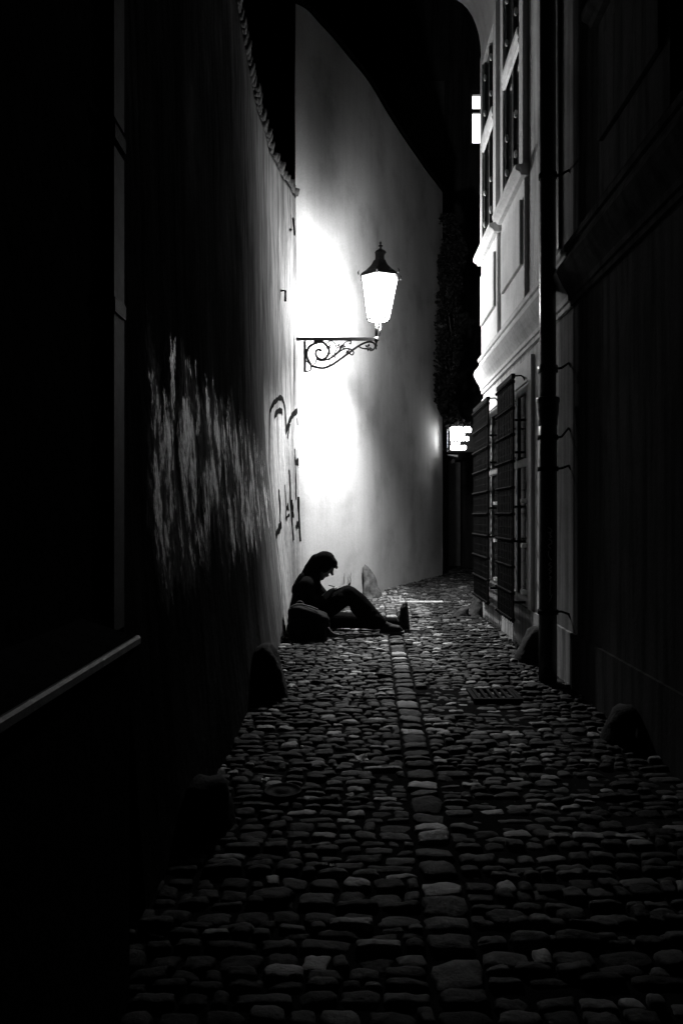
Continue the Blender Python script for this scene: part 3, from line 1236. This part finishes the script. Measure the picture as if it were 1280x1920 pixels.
sc([(320, 1086), (255, 1098), (200, 1130), (174, 1180), (178, 1235), (200, 1280), (218, 1312)], 12)
sc([(235, 1085), (310, 1086), (352, 1118), (378, 1165), (366, 1215), (325, 1248), (280, 1240), (256, 1205), (262, 1168), (292, 1158), (304, 1175)], 13, 9)
sc([(212, 1308), (265, 1323), (330, 1328), (400, 1302), (480, 1248), (560, 1190), (620, 1145), (680, 1108), (740, 1088), (785, 1096), (803, 1125), (790, 1155), (762, 1168), (735, 1150), (690, 1148), (645, 1128)], 12, 6)
sc([(262, 1240), (300, 1258), (370, 1248), (430, 1214), (480, 1172), (535, 1150), (585, 1160), (604, 1188), (590, 1208), (570, 1198)], 9, 6)
sc([(345, 1110), (372, 1088), (405, 1082), (438, 1112), (446, 1155), (425, 1205)], 6, 5)
sc([(440, 1200), (490, 1145), (512, 1105), (545, 1084), (580, 1082), (575, 1102)], 6, 5)
sc([(172, 1262), (202, 1292), (214, 1318), (208, 1345), (186, 1358), (152, 1360)], 9, 6)
sc([(375, 1195), (400, 1200), (392, 1240), (372, 1262)], 5)
sc([(262, 1250), (255, 1280), (228, 1300)], 7, 5)
br = mb.build('bracket', M['lamp_iron'], lamp)
rng = random.Random(4)
for (a, b, s) in ((375, 1138, 30), (470, 1128, 30), (505, 1132, 34), (558, 1178, 30), (735, 1140, 42), (572, 1102, 16), (285, 1162, 22), (425, 1215, 24), (770, 1160, 20), (385, 1295, 12)):
    c = LP(a, b)
    mb = MB()
    for q in range(5):
        an = q * 1.256 + rng.uniform(-.3, .3)
        d = Vector((math.cos(an), rng.uniform(-.25, .25), math.sin(an)))
        n_ = Vector((-math.sin(an), rng.uniform(-.2, .2), math.cos(an)))
        L = s * u_ * rng.uniform(.8, 1.15)
        pts = [c, c + d * L * .5 + n_ * L * .26, c + d * L, c + d * L * .5 - n_ * L * .26]
        mb.prism(pts, (0, .006, 0))
    mb.build('leaf', M['lamp_iron'], br, root=lamp)

# upright, collar and drop finial
mb = MB()
pc = LP(812, 1060)
mb.lathe((pc.x, YL, lz(1160)), [(0.002, 0), (0.010, 0.012), (0.006, 0.03), (0.018, 0.05), (0.010, 0.07), (0.016, 0.095), (0.027, 0.11), (0.027, 0.145), (0.017, 0.155)], 14)
mb.tube([(pc.x, YL, lz(1048)), (pc.x + .006, YL, lz(884))], 0.0165, 14)
mb.build('post', M['lamp_iron'], lamp)
mb = MB()
mb.tube([LP(838, 1035), LP(850, 985), LP(852, 895)], 0.009, 10)
mb.build('cable', M['grey_paint'], lamp)

LX = LP(846, 0).x
ROT = math.radians(-100)       # turns one corner bar almost to the viewer
zb, zt_ = lz(884), lz(494)
rb_, rt_ = 104 * u_ / .955, 176 * u_ / .955
cb = [Vector((LX - 16 * u_ + rb_ * math.cos(ROT + i * math.pi / 3), YL + rb_ * math.sin(ROT + i * math.pi / 3), zb)) for i in range(6)]
ct = [Vector((LX + rt_ * math.cos(ROT + i * math.pi / 3), YL + rt_ * math.sin(ROT + i * math.pi / 3), zt_)) for i in range(6)]
fr = MB()
for i in range(6):
    fr.tube([cb[i], ct[i]], 0.0055, 6)
    for ring, rr in ((cb, 0.008), (ct, 0.010)):
        fr.tube([ring[i], ring[(i + 1) % 6]], rr, 6)
for i in range(3):
    fr.tube([cb[i], cb[i + 3]], 0.005, 6)
fr.build('lantern_frame', M['lamp_iron'], lamp)
for i in range(6):
    j = (i + 1) % 6
    ax = Vector((LX, YL, 0))

    def ins(p, s=.965):
        c = Vector((LX - 16 * u_ if p in cb else LX, YL, p.z))
        return c + (p - c) * s
    a, b, c, d = ins(cb[i]), ins(cb[j]), ins(ct[j]), ins(ct[i])
    n_ = (b - a).cross(d - a).normalized()
    g = MB()
    g.hexa([a, b, b - n_ * .004, a - n_ * .004], [d, c, c - n_ * .004, d - n_ * .004])
    g.build('glass_pane', M['lamp_glow'], lamp)
g = MB()
bb = [ins(p, .90) + Vector((0, 0, .004)) for p in cb]
g.prism(bb, (0, 0, .003))
g.build('base_glass', M['lamp_glow'], lamp)
ld = bpy.data.lights.new('lamp_bulb', 'SPOT')
ld.energy = 3300.0
ld.spot_size = math.radians(130)
ld.spot_blend = 1.0
ld.shadow_soft_size = 0.06
lo = bpy.data.objects.new('lamp_bulb', ld)
COL.objects.link(lo)
lo.parent = lamp
lo.location = Vector((LX - 6 * u_, YL + .02, zb + .06)) - Vector(lamp['_base'])
pd = bpy.data.lights.new('gas_mantle', 'POINT')
pd.energy = 240.0
pd.shadow_soft_size = 0.11
po = bpy.data.objects.new('gas_mantle', pd)
COL.objects.link(po)
po.parent = lamp
po.location = Vector((LX - 6 * u_, YL, zb + .115)) - Vector(lamp['_base'])
rd = bpy.data.lights.new('wall_fill_spot', 'SPOT')      # added fill spot in the lantern, throws extra light onto the house wall
rd.energy = 520.0
rd.spot_size = math.radians(168)
rd.spot_blend = 1.0
rd.shadow_soft_size = 0.11
ro = bpy.data.objects.new('wall_fill_spot', rd)
COL.objects.link(ro)
ro.parent = lamp
ro.location = po.location
ro.rotation_euler = Vector((-.72, .40, .12)).to_track_quat('-Z', 'Y').to_euler()
# bell roof, chimney and cap
mb = MB()
k_ = u_
prof = [(182, 497), (186, 488), (182, 480), (160, 460), (134, 440), (110, 416), (90, 394), (76, 374), (66, 354), (62, 343), (52, 338), (46, 330), (44, 300), (46, 278), (50, 272)]
mb.lathe((LX, YL, 0), [(r * k_ / .97, lz(b)) for r, b in prof], 6, False, ROT)
rf = mb.build('lantern_roof', M['lamp_iron'], lamp)
mb = MB()
prof = [(50, 268), (54, 262), (46, 250), (26, 238), (12, 226), (9, 214), (20, 206), (22, 200), (8, 192), (6, 184), (13, 176), (8, 168), (3, 160), (1, 152)]
mb.lathe((LX + 6 * k_, YL, 0), [(r * k_, lz(b)) for r, b in prof], 16)
mb.build('finial', M['lamp_iron'], rf, root=lamp)
for i in range(6):
    mb = MB()
    p = ct[i] + (ct[i] - Vector((LX, YL, ct[i].z))) * .12
    mb.tube([p + Vector((0, 0, .0)), p + Vector((0, 0, .03)) + (p - Vector((LX, YL, p.z))) * .05, p + Vector((0, 0, .055))], [.012, .009, .003], 6)
    mb.build('corner_spike', M['lamp_iron'], rf, root=lamp)

# ------------------------------------------------------------------ guard stones
def lump(name, base, size, lean, mat, label, seed, group='guard stones along the walls', box=0.3, cat='guard stone'):
    """rough hewn stone: noisy rounded block, wider at its foot"""
    mb = MB()
    sx, sy, sz = size
    n, mrg = 18, 12
    v, f = [], []
    for j in range(mrg + 1):
        t = j / mrg
        for i in range(n):
            a = 2 * math.pi * i / n
            e = 3.0
            r = (abs(math.cos(a)) ** e + abs(math.sin(a)) ** e) ** (-1 / e)
            prof = (1 - t * (1 - box)) * (1 if t < .8 else math.sqrt(max(0, 1 - ((t - .8) / .2) ** 2 * .9)))
            x, y, z = math.cos(a) * r * prof * sx / 2, math.sin(a) * r * prof * sy / 2, t * sz
            d = noise.noise(Vector((x * 7 + seed, y * 7, z * 7))) * .03 + noise.noise(Vector((x * 19 + seed, y * 19, z * 19))) * .012
            x += math.cos(a) * d + lean[0] * t * t
            y += math.sin(a) * d + lean[1] * t * t
            v.append((base[0] + x, base[1] + y, base[2] + z + (d if t > .8 else 0)))
    for j in range(mrg):
        for i in range(n):
            i2 = (i + 1) % n
            f.append((j * n + i, j * n + i2, (j + 1) * n + i2, (j + 1) * n + i))
    f.append(tuple(range(mrg * n, (mrg + 1) * n)))
    f.append(tuple(range(n - 1, -1, -1)))
    mb.add(v, f, True)
    return single(mb, name, mat, base, label, cat, group)


lump('guard_stone', (0.43, 10.55, -.02), (.30, .26, .50), (-.10, .03), M['stone'], 'pale pitted pointed guard stone at the foot of the pale house', 1, box=.25)
lump('guard_stone', (-.47, 4.85, -.02), (.25, .3, .33), (-.03, 0), M['dark_stone'], 'black stubby guard stone at the foot of the peeling left wall', 2, box=.62)
lump('guard_stone', (1.50, 5.92, -.02), (.22, .24, .30), (.05, 0), M['dark_stone'], 'black rounded guard stone tucked behind the foot of the downpipe', 3, box=.55)
lump('guard_stone', (1.585, 8.72, -.02), (.16, .3, .27), (.05, 0), M['dark_stone'], 'dark wedge guard stone at the far corner below the far grille', 4, box=.5)
lump('guard_stone', (-.50, 2.80, -.02), (.17, .2, .21), (-.02, 0), M['dark_stone'], 'barely visible guard stone at the left wall nearest the camera', 5, box=.75)
lump('guard_stone', (1.45, 3.85, -.02), (.15, .22, .21), (.04, 0), M['dark_stone'], 'barely visible guard stone at the right house wall nearest the camera', 6, box=.6)
lump('loose_stone', (1.40, 8.62, -.02), (.20, .18, .125), (0.03, 0), M['dark_stone'], 'low rounded loose stone lying beside the far corner guard stone', 7, None, box=.6, cat='stone')

# ------------------------------------------------------------------ small things lying on the setts
def crumple(px, py, s, label, seed):
    y = CAMH * F / (py - CY)
    c = Vector(((px - CX) * y / F, y, 0.012))
    mb = MB()
    r = random.Random(seed)
    v = [(c.x + (i - 2) * s * .35 + r.uniform(-.1, .1) * s, c.y + (j - 2) * s * .3 + r.uniform(-.1, .1) * s, c.z + .006 + r.uniform(0, .55) * s) for j in range(5) for i in range(5)]
    f = [(j * 5 + i, j * 5 + i + 1, j * 5 + i + 6, j * 5 + i + 5) for j in range(4) for i in range(4)]
    mb.add(v, f)
    return single(mb, 'paper_scrap', M['paper'], c, label, 'litter', 'paper scraps on the cobbles')


crumple(677, 1432, .045, 'crumpled white paper scrap in the middle of the cobbles, the largest one', 1)
crumple(498, 1472, .024, 'small bright paper scrap on the cobbles near the left wall', 2)
crumple(891, 1475, .012, 'tiny paper fleck on the cobbles right of the centre strip', 3)
crumple(566, 1406, .010, 'tiny paper fleck on the cobbles left of the crumpled scrap', 4)
crumple(766, 1376, .010, 'tiny paper fleck lying in the centre strip of setts', 5)
crumple(622, 1634, .012, 'tiny paper fleck on the dark cobbles nearest the camera', 6)

y = CAMH * F / (1490 - CY)
vc = Vector(((530 - CX) * y / F, y, 0.004))
mb = MB()
mb.lathe(vc, [(0.075, 0), (0.082, 0.004), (0.082, 0.016), (0.072, 0.018), (0.068, 0.011), (0.03, 0.012), (0.024, 0.018), (0.004, 0.019)], 28)
single(mb, 'valve_cover', M['iron'], vc, 'small round iron valve cover set in the cobbles on the left', 'valve cover')
y = CAMH * F / (1306 - CY)
gc = Vector(((925 - CX) * y / F, y, 0.0))
dg_ = thing('drain_grate', gc, 'dark iron drain grate sunk in the cobbles near the downpipe', 'drain')
mb = MB()
hw, hd = .155, .15
for (a, b, c, d) in ((-hw, hw, -hd, -hd + .025), (-hw, hw, hd - .025, hd), (-hw, -hw + .025, -hd + .025, hd - .025), (hw - .025, hw, -hd + .025, hd - .025)):
    mb.box(gc.x + a, gc.x + b, gc.y + c, gc.y + d, -.03, .022)
mb.build('rim', M['iron'], dg_)
mb = MB()
for i in range(6):
    x = gc.x - hw + .035 + i * .046
    mb.box(x, x + .02, gc.y - hd + .025, gc.y + hd - .025, -.03, .019)
mb.build('bar', M['iron'], dg_)

# ------------------------------------------------------------------ the seated person
Y0 = 7.42
S = Y0 / F / 4.0
XO, ZO = (545 - CX) * Y0 / F, 0.0
ZB = 965 + CAMH * F / Y0


def J(zx, zy, dy=0.0):
    return Vector(((500 + zx / 4.0 - CX) * Y0 / F, Y0 + dy, CAMH - (1000 + zy / 4.0 - CY) * Y0 / F))


person = thing('person', (J(255, 0).x, Y0, 0), 'person in a dark hooded top sitting against the left wall, writing on a raised knee', 'person')
hc = J(428, 240)
fwd = Vector((.71, -.06, -.70)).normalized()
upv = Vector((.70, 0, .71)).normalized()
side = fwd.cross(upv).normalized()
upv = side.cross(fwd).normalized()
HB = Matrix((fwd, side, upv)).transposed()


def H(f_, s_, u__):
    return hc + fwd * f_ + side * s_ + upv * u__


hip_n, hip_f = J(258, 655, -.10), J(262, 665, .11)
kn_n, an_n = J(618, 442, -.13), J(866, 672, -.14)
kn_f, an_f = J(628, 668, .15), J(1000, 690, .16)
sh_n, sh_f = J(305, 385, -.19), J(318, 378, .19)
el_n, wr_n = J(352, 535, -.22), J(482, 428, -.12)
el_f, wr_f = J(440, 512, .18), J(545, 425, .02)

body = MB()
body.limb([J(255, 650), J(258, 560), J(290, 440), J(338, 350), J(392, 300)], [.125, .12, .125, .085, .058])
body.sphere(H(0, 0, .012), (.098, .076, .112), 24, 16, HB)
body.sphere(H(.045, 0, -.05), (.055, .055, .062), 16, 10, HB)     # jaw
body.limb([H(.07, 0, -.085), H(.074, 0, -.108)], [.026, .02])        # chin
body.limb([H(.088, 0, .042), H(.108, 0, .012), H(.126, 0, -.004)], [.010, .012, .014])   # nose
for s_ in (-1, 1):
    body.sphere(H(.122 - .014, .012 * s_, -.006), .010, 8, 6)
    body.limb([H(.086, .018 * s_, .048), H(.08, .045 * s_, .05)], [.013, .011])   # brow
    body.sphere(H(.074, .034 * s_, .026), .0135, 10, 8)              # eye
    body.sphere(H(-.01, .077 * s_, .0), (.026, .010, .034), 10, 8, HB)  # ear
body.limb([H(.098, -.02, -.042), H(.103, 0, -.042), H(.098, .02, -.042)], [.008, .0095, .008])
body.limb([H(.094, -.018, -.056), H(.099, 0, -.056), H(.094, .018, -.056)], [.008, .0095, .008])
body.limb([sh_n, el_n, wr_n], [.058, .046, .029])
body.limb([sh_f, el_f, wr_f], [.058, .046, .029])
body.limb([hip_n, kn_n, an_n], [.09, .06, .04])
body.limb([hip_f, kn_f, an_f], [.09, .06, .04])


def hand(mb, wrist, d, nrm, across, curl, L=.085):
    """palm, four bent fingers of unequal length and a side thumb"""
    d, nrm, across = d.normalized(), nrm.normalized(), across.normalized()
    pal = wrist + d * L * .5
    mb.limb([wrist, wrist + d * .02, pal - across * .02, pal + d * L * .42 - across * .026], [.026, .024, .019, .013])
    mb.limb([wrist + d * .02, pal + across * .02, pal + d * L * .42 + across * .026], [.022, .018, .0125])
    mb.limb([pal, pal + d * L * .45], [.02, .0135])
    for i, (o, ln) in enumerate(((-.031, .062), (-.0105, .072), (.0105, .068), (.031, .052))):
        p = pal + d * L * .45 + across * o
        pts, a = [p], curl * .5
        for k, fr_ in enumerate((.45, .32, .26)):
            dd = d * math.cos(a) + nrm * math.sin(a)
            p = p + dd * ln * fr_
            pts.append(p)
            a += curl
        mb.limb(pts, [.0098, .009, .0082, .007])
    t0 = wrist + d * .028 - across * .024
    t1 = t0 + d * .03 - across * .022 + nrm * .012
    t2 = t1 + d * .028 - across * .002 + nrm * .014
    mb.limb([t0, t1, t2], [.014, .011, .0085])


dn = (J(535, 392, -.03) - wr_n).normalized()
hand(body, wr_n, dn, Vector((.5, .25, -.8)), Vector((-.25, -1, -.1)), .75)
df = (J(578, 400, -.06) - wr_f).normalized()
hand(body, wr_f, Vector((.75, -.45, .35)), Vector((-.1, -.7, .6)), Vector((.5, .5, .4)), .55)
body.remeshed('body', M['skin'], person, voxel=.0055, smooth=4)

# hooded top: hunched back, loose front, sleeves pushed up to mid-forearm
top = MB()
top.limb([J(262, 660), J(262, 560), J(292, 452), J(322, 385)], [.115, .113, .118, .105])
top.limb([J(250, 655, -.06), J(250, 560, -.07), J(285, 450, -.07)], [.115, .105, .105])
top.limb([J(250, 655, .06), J(250, 560, .07), J(285, 450, .07)], [.115, .105, .105])
top.limb([sh_n, J(345, 345, 0), sh_f], [.085, .082, .085])
top.limb([J(275, 425, -.05), J(302, 362, -.03), J(345, 322, 0)], [.118, .108, .092])
top.limb([J(275, 425, .05), J(302, 362, .03)], [.118, .105])
top.limb([J(362, 400, -.05), J(372, 455, -.06), J(350, 520, -.06)], [.062, .052, .07])
top.limb([J(385, 380, .03), J(395, 440, .04), J(380, 500, .05)], [.03, .022, .04])
top.limb([sh_n, el_n, el_n.lerp(wr_n, .45)], [.078, .066, .05])
top.limb([sh_f, el_f, el_f.lerp(wr_f, .6)], [.078, .064, .046])
r_ = random.Random(2)
for i in range(14):
    a = J(r_.uniform(265, 345), r_.uniform(430, 600), r_.uniform(-.13, .13))
    top.limb([a, a + Vector((r_.uniform(-.05, .05), r_.uniform(-.03, .03), -.1))], [.055, .05])
top.remeshed('hooded_top', M['cloth'], person, voxel=.008, smooth=5)

hood = MB()
hood.sphere(H(-.022, 0, .012), (.112, .098, .128), 24, 16, HB)
hood.sphere(H(.03, 0, .075), (.072, .075, .055), 20, 12, HB)
hood.limb([H(-.07, 0, -.02), J(345, 275), J(325, 335), J(300, 390)], [.085, .092, .105, .1])
hood.limb([H(-.03, -.06, -.06), J(355, 345, -.08)], [.05, .06])
hood.limb([H(-.03, .06, -.06), J(355, 345, .08)], [.05, .06])
hood.limb([H(-.04, 0, .13), H(0, 0, .128)], [.012, .016])
hood.remeshed('hood', M['cloth'], person, voxel=.007, smooth=4)
cap = MB()
cap.limb([H(.09, -.05, .072), H(.104, 0, .074), H(.09, .05, .072)], [.014, .016, .014])
cap.remeshed('cap_brim', M['cloth'], person, voxel=.005, smooth=3)
beard = MB()
beard.limb([H(.066, 0, -.098), H(.062, 0, -.122), H(.07, 0, -.138)], [.034, .022, .008])
beard.limb([H(.03, -.052, -.05), H(.055, -.03, -.09), H(.066, 0, -.1)], [.018, .022, .026])
beard.limb([H(.03, .052, -.05), H(.055, .03, -.09), H(.066, 0, -.1)], [.018, .022, .026])
beard.remeshed('beard', M['hair'], person, voxel=.005, smooth=3)

legs = MB()
legs.limb([J(250, 655, 0), J(275, 668, 0)], [.13, .12])
legs.limb([hip_n, J(440, 560, -.12), kn_n + Vector((-.012, 0, -.008)), J(735, 548, -.135), J(850, 658, -.14)], [.115, .104, .09, .076, .06])
legs.limb([J(668, 545, -.13), J(730, 610, -.135), J(800, 672, -.14)], [.062, .066, .05])
legs.limb([kn_n + Vector((.012, 0, .008)), J(700, 490, -.13), J(800, 600, -.14)], [.066, .064, .06])
legs.limb([hip_f, J(440, 662, .13), kn_f, J(800, 690, .155), J(965, 690, .16)], [.115, .098, .08, .066, .056])
for i in range(10):
    t = r_.uniform(.1, .9)
    a = hip_n.lerp(kn_n, t) if i % 2 else kn_n.lerp(an_n, t)
    legs.limb([a + Vector((r_.uniform(-.02, .02), r_.uniform(-.05, .03), 0)), a + Vector((.03, 0, -.03))], [.066 - .012 * (i % 2 == 0), .058 - .01 * (i % 2 == 0)])
legs.remeshed('trousers', M['jeans'], person, voxel=.008, smooth=5)


def shoe(ankle, heel, toe, width_dir, sole_dir):
    """laced shoe: upper, and a sole slab as a sub-part"""
    ax = (toe - heel)
    L = ax.length
    ax.normalize()
    u2 = -sole_dir
    up_ = MB()
    hgt = .055
    up_.limb([ankle, heel + ax * .05 + u2 * .055], [.05, .045])
    up_.limb([heel + ax * .045 + u2 * .044, heel + ax * L * .45 + u2 * .048, heel + ax * L * .72 + u2 * .042, heel + ax * (L - .04) + u2 * .034], [.044, .048, .043, .026])
    for s_ in (-1, 1):
        up_.limb([heel + ax * L * .5 + u2 * .03 + width_dir * .014 * s_, heel + ax * L * .78 + u2 * .028 + width_dir * .016 * s_], [.032, .027])
    up_.limb([ankle, heel + ax * L * .42 + u2 * .066], [.052, .034])
    up_.limb([ankle, heel + ax * L * .6 + u2 * .052], [.045, .034])
    sh_ = up_.remeshed('shoe', M['shoe'], person, voxel=.006, smooth=4)
    so = MB()
    pts = []
    for i in range(24):
        a = 2 * math.pi * i / 24
        t = (1 - math.cos(a)) / 2
        w = (.036 + .012 * math.sin(t * math.pi * .5) ** 2 * (1 if t > .4 else .5)) * abs(math.sin(a)) ** .55 * (1 if math.sin(a) >= 0 else -1)
        pts.append(heel + ax * (t * L) + width_dir * w)
    so.prism(pts, u2 * .026)
    so.build('sole', M['sole'], sh_, root=person, bevel=.003)


shoe(an_f, J(1082, 742, .16), J(1064, 522, .17), Vector((0, 1, 0)), Vector((1, 0, .08)).normalized())
h0 = J(838, 0, -.14)
shoe(an_n, Vector((h0.x, h0.y, .012)), Vector((h0.x + .245, h0.y - .03, .012)), Vector((.12, .99, 0)), Vector((0, 0, -1)))
# pale drawcord / strap on the chest
cd = MB()
cd.tube(spline([J(352, 360, -.115), J(362, 400, -.118), J(366, 440, -.122), J(372, 478, -.125)], 5), .006, 6)
cd.build('drawcord', M['paper'], person)

nb = MB()
p, q = J(538, 408, 0), J(592, 388, 0)
dd = (q - p).normalized()
nn = Vector((-dd.z, 0, dd.x))
for off, th, mname in ((0, .008, 'x'),):
    a0, a1 = p - dd * .03, q + dd * .005
    nb.hexa([a0 + Vector((0, -.13, 0)), a1 + Vector((0, -.13, 0)), a1 + Vector((0, .05, 0)), a0 + Vector((0, .05, 0))],
            [a0 + Vector((0, -.13, 0)) + nn * th, a1 + Vector((0, -.13, 0)) + nn * th, a1 + Vector((0, .05, 0)) + nn * th, a0 + Vector((0, .05, 0)) + nn * th])
single(nb, 'notebook', M['sole'], p, 'thin dark notebook propped on the raised knee of the seated person', 'notebook', bevel=.002)
pn = MB()
a, b = J(465, 382, -.10), J(534, 404, -.05)
pn.tube([a, a.lerp(b, .1), a.lerp(b, .9), b], [.003, .0045, .0045, .001], 8)
single(pn, 'pen', M['sole'], a, 'thin pen held in the seated person’s writing hand', 'pen')

# ------------------------------------------------------------------ backpack in front of the person
YP = 7.02


def B(zx, zy, dy=0.0):
    return Vector(((500 + zx / 4.0 - CX) * YP / F, YP + dy, CAMH - (1000 + zy / 4.0 - CY) * YP / F))


bp = thing('backpack', (B(310, 0).x, YP, 0), 'stuffed dark backpack lying on the cobbles between the wall and the seated person', 'backpack')
mb = MB()
x0, x1 = B(158, 0).x, B(470, 0).x
ztop = B(0, 545).z
nu, nv_ = 40, 24
v, f = [], []
for j in range(nv_ + 1):
    ph = -math.pi / 2 + math.pi * j / nv_
    for i in range(nu):
        th = 2 * math.pi * i / nu

        def sp(w, e):
            return math.copysign(abs(w) ** e, w)
        x = sp(math.cos(ph), .38) * sp(math.cos(th), .45)
        y = sp(math.cos(ph), .4) * sp(math.sin(th), .55)
        z = sp(math.sin(ph), .45)
        n_ = noise.noise(Vector((x * 2.2, y * 2.2, z * 2.2))) * .09
        x *= 1 + n_
        z *= 1 + n_ * .6
        sag = 1 - .22 * max(0, x + .25) * (z * .5 + .5)          # sags away from the wall
        v.append(((x0 + x1) / 2 + x * (x1 - x0) / 2, YP + .03 + y * .14 * (1 + n_), max(.012, ztop * (.5 + .5 * z) * sag + .005)))
for j in range(nv_):
    for i in range(nu):
        i2 = (i + 1) % nu
        f.append((j * nu + i, j * nu + i2, (j + 1) * nu + i2, (j + 1) * nu + i))
mb.add(v, f, True)
mb.build('sack', M['bag'], bp)
mb = MB()
mb.sphere((B(255, 0).x, YP - .10, .115), (.13, .06, .1), 20, 12)
mb.build('front_pocket', M['bag'], bp)
mb = MB()
mb.tube(spline([B(180, 548, -.06), B(215, 532, -.05), B(260, 530, -.04), B(330, 545, -.05), B(385, 566, -.06)], 6), .008, 6)
mb.build('strap', M['strap'], bp)
mb = MB()
mb.tube(spline([B(215, 538, .02), B(235, 515, .02), B(262, 516, .02), B(280, 540, .02)], 6), .007, 6)
mb.build('carry_loop', M['strap'], bp)
mb = MB()
mb.tube(spline([B(460, 700, -.06), B(500, 738, -.10), B(560, 748, -.12), B(610, 742, -.10), B(680, 750, -.05)], 6), .009, 6)
mb.build('strap', M['strap'], bp)

# ------------------------------------------------------------------ sky, camera, render settings
w = bpy.data.worlds.new('World')
SC.world = w
w.use_nodes = True
nt = w.node_tree
bg = nt.nodes['Background']
sky = nt.nodes.new('ShaderNodeTexSky')
sky.sky_type = 'NISHITA'
sky.sun_disc = False
sky.sun_elevation = math.radians(-6)
sky.sun_rotation = math.radians(200)
bw = nt.nodes.new('ShaderNodeRGBToBW')
nt.links.new(sky.outputs[0], bw.inputs[0])
nt.links.new(bw.outputs[0], bg.inputs[0])
bg.inputs[1].default_value = 0.0002

cam = bpy.data.cameras.new('Camera')
cam.lens = 26.0
cam.sensor_width = 36.0
cam.sensor_fit = 'AUTO'
cam.clip_start = 0.05
cam.clip_end = 1500
cam.shift_y = (CY - 960.0) / 1920.0
co = bpy.data.objects.new('Camera', cam)
co.location = (0, 0, CAMH)
co.rotation_euler = (math.radians(90), 0, 0)
COL.objects.link(co)
SC.camera = co

SC.view_settings.view_transform = 'Standard'
SC.view_settings.look = 'None'
SC.view_settings.exposure = 0.0
SC.view_settings.gamma = 1.0
try:
    SC.cycles.use_denoising = True
    SC.cycles.max_bounces = 5
    SC.cycles.diffuse_bounces = 2
    SC.cycles.glossy_bounces = 2
    SC.cycles.caustics_reflective = False
    SC.cycles.caustics_refractive = False
    SC.cycles.sample_clamp_indirect = 4.0
except Exception:
    pass
for o in SC.objects:
    if '_base' in o:
        del o['_base']
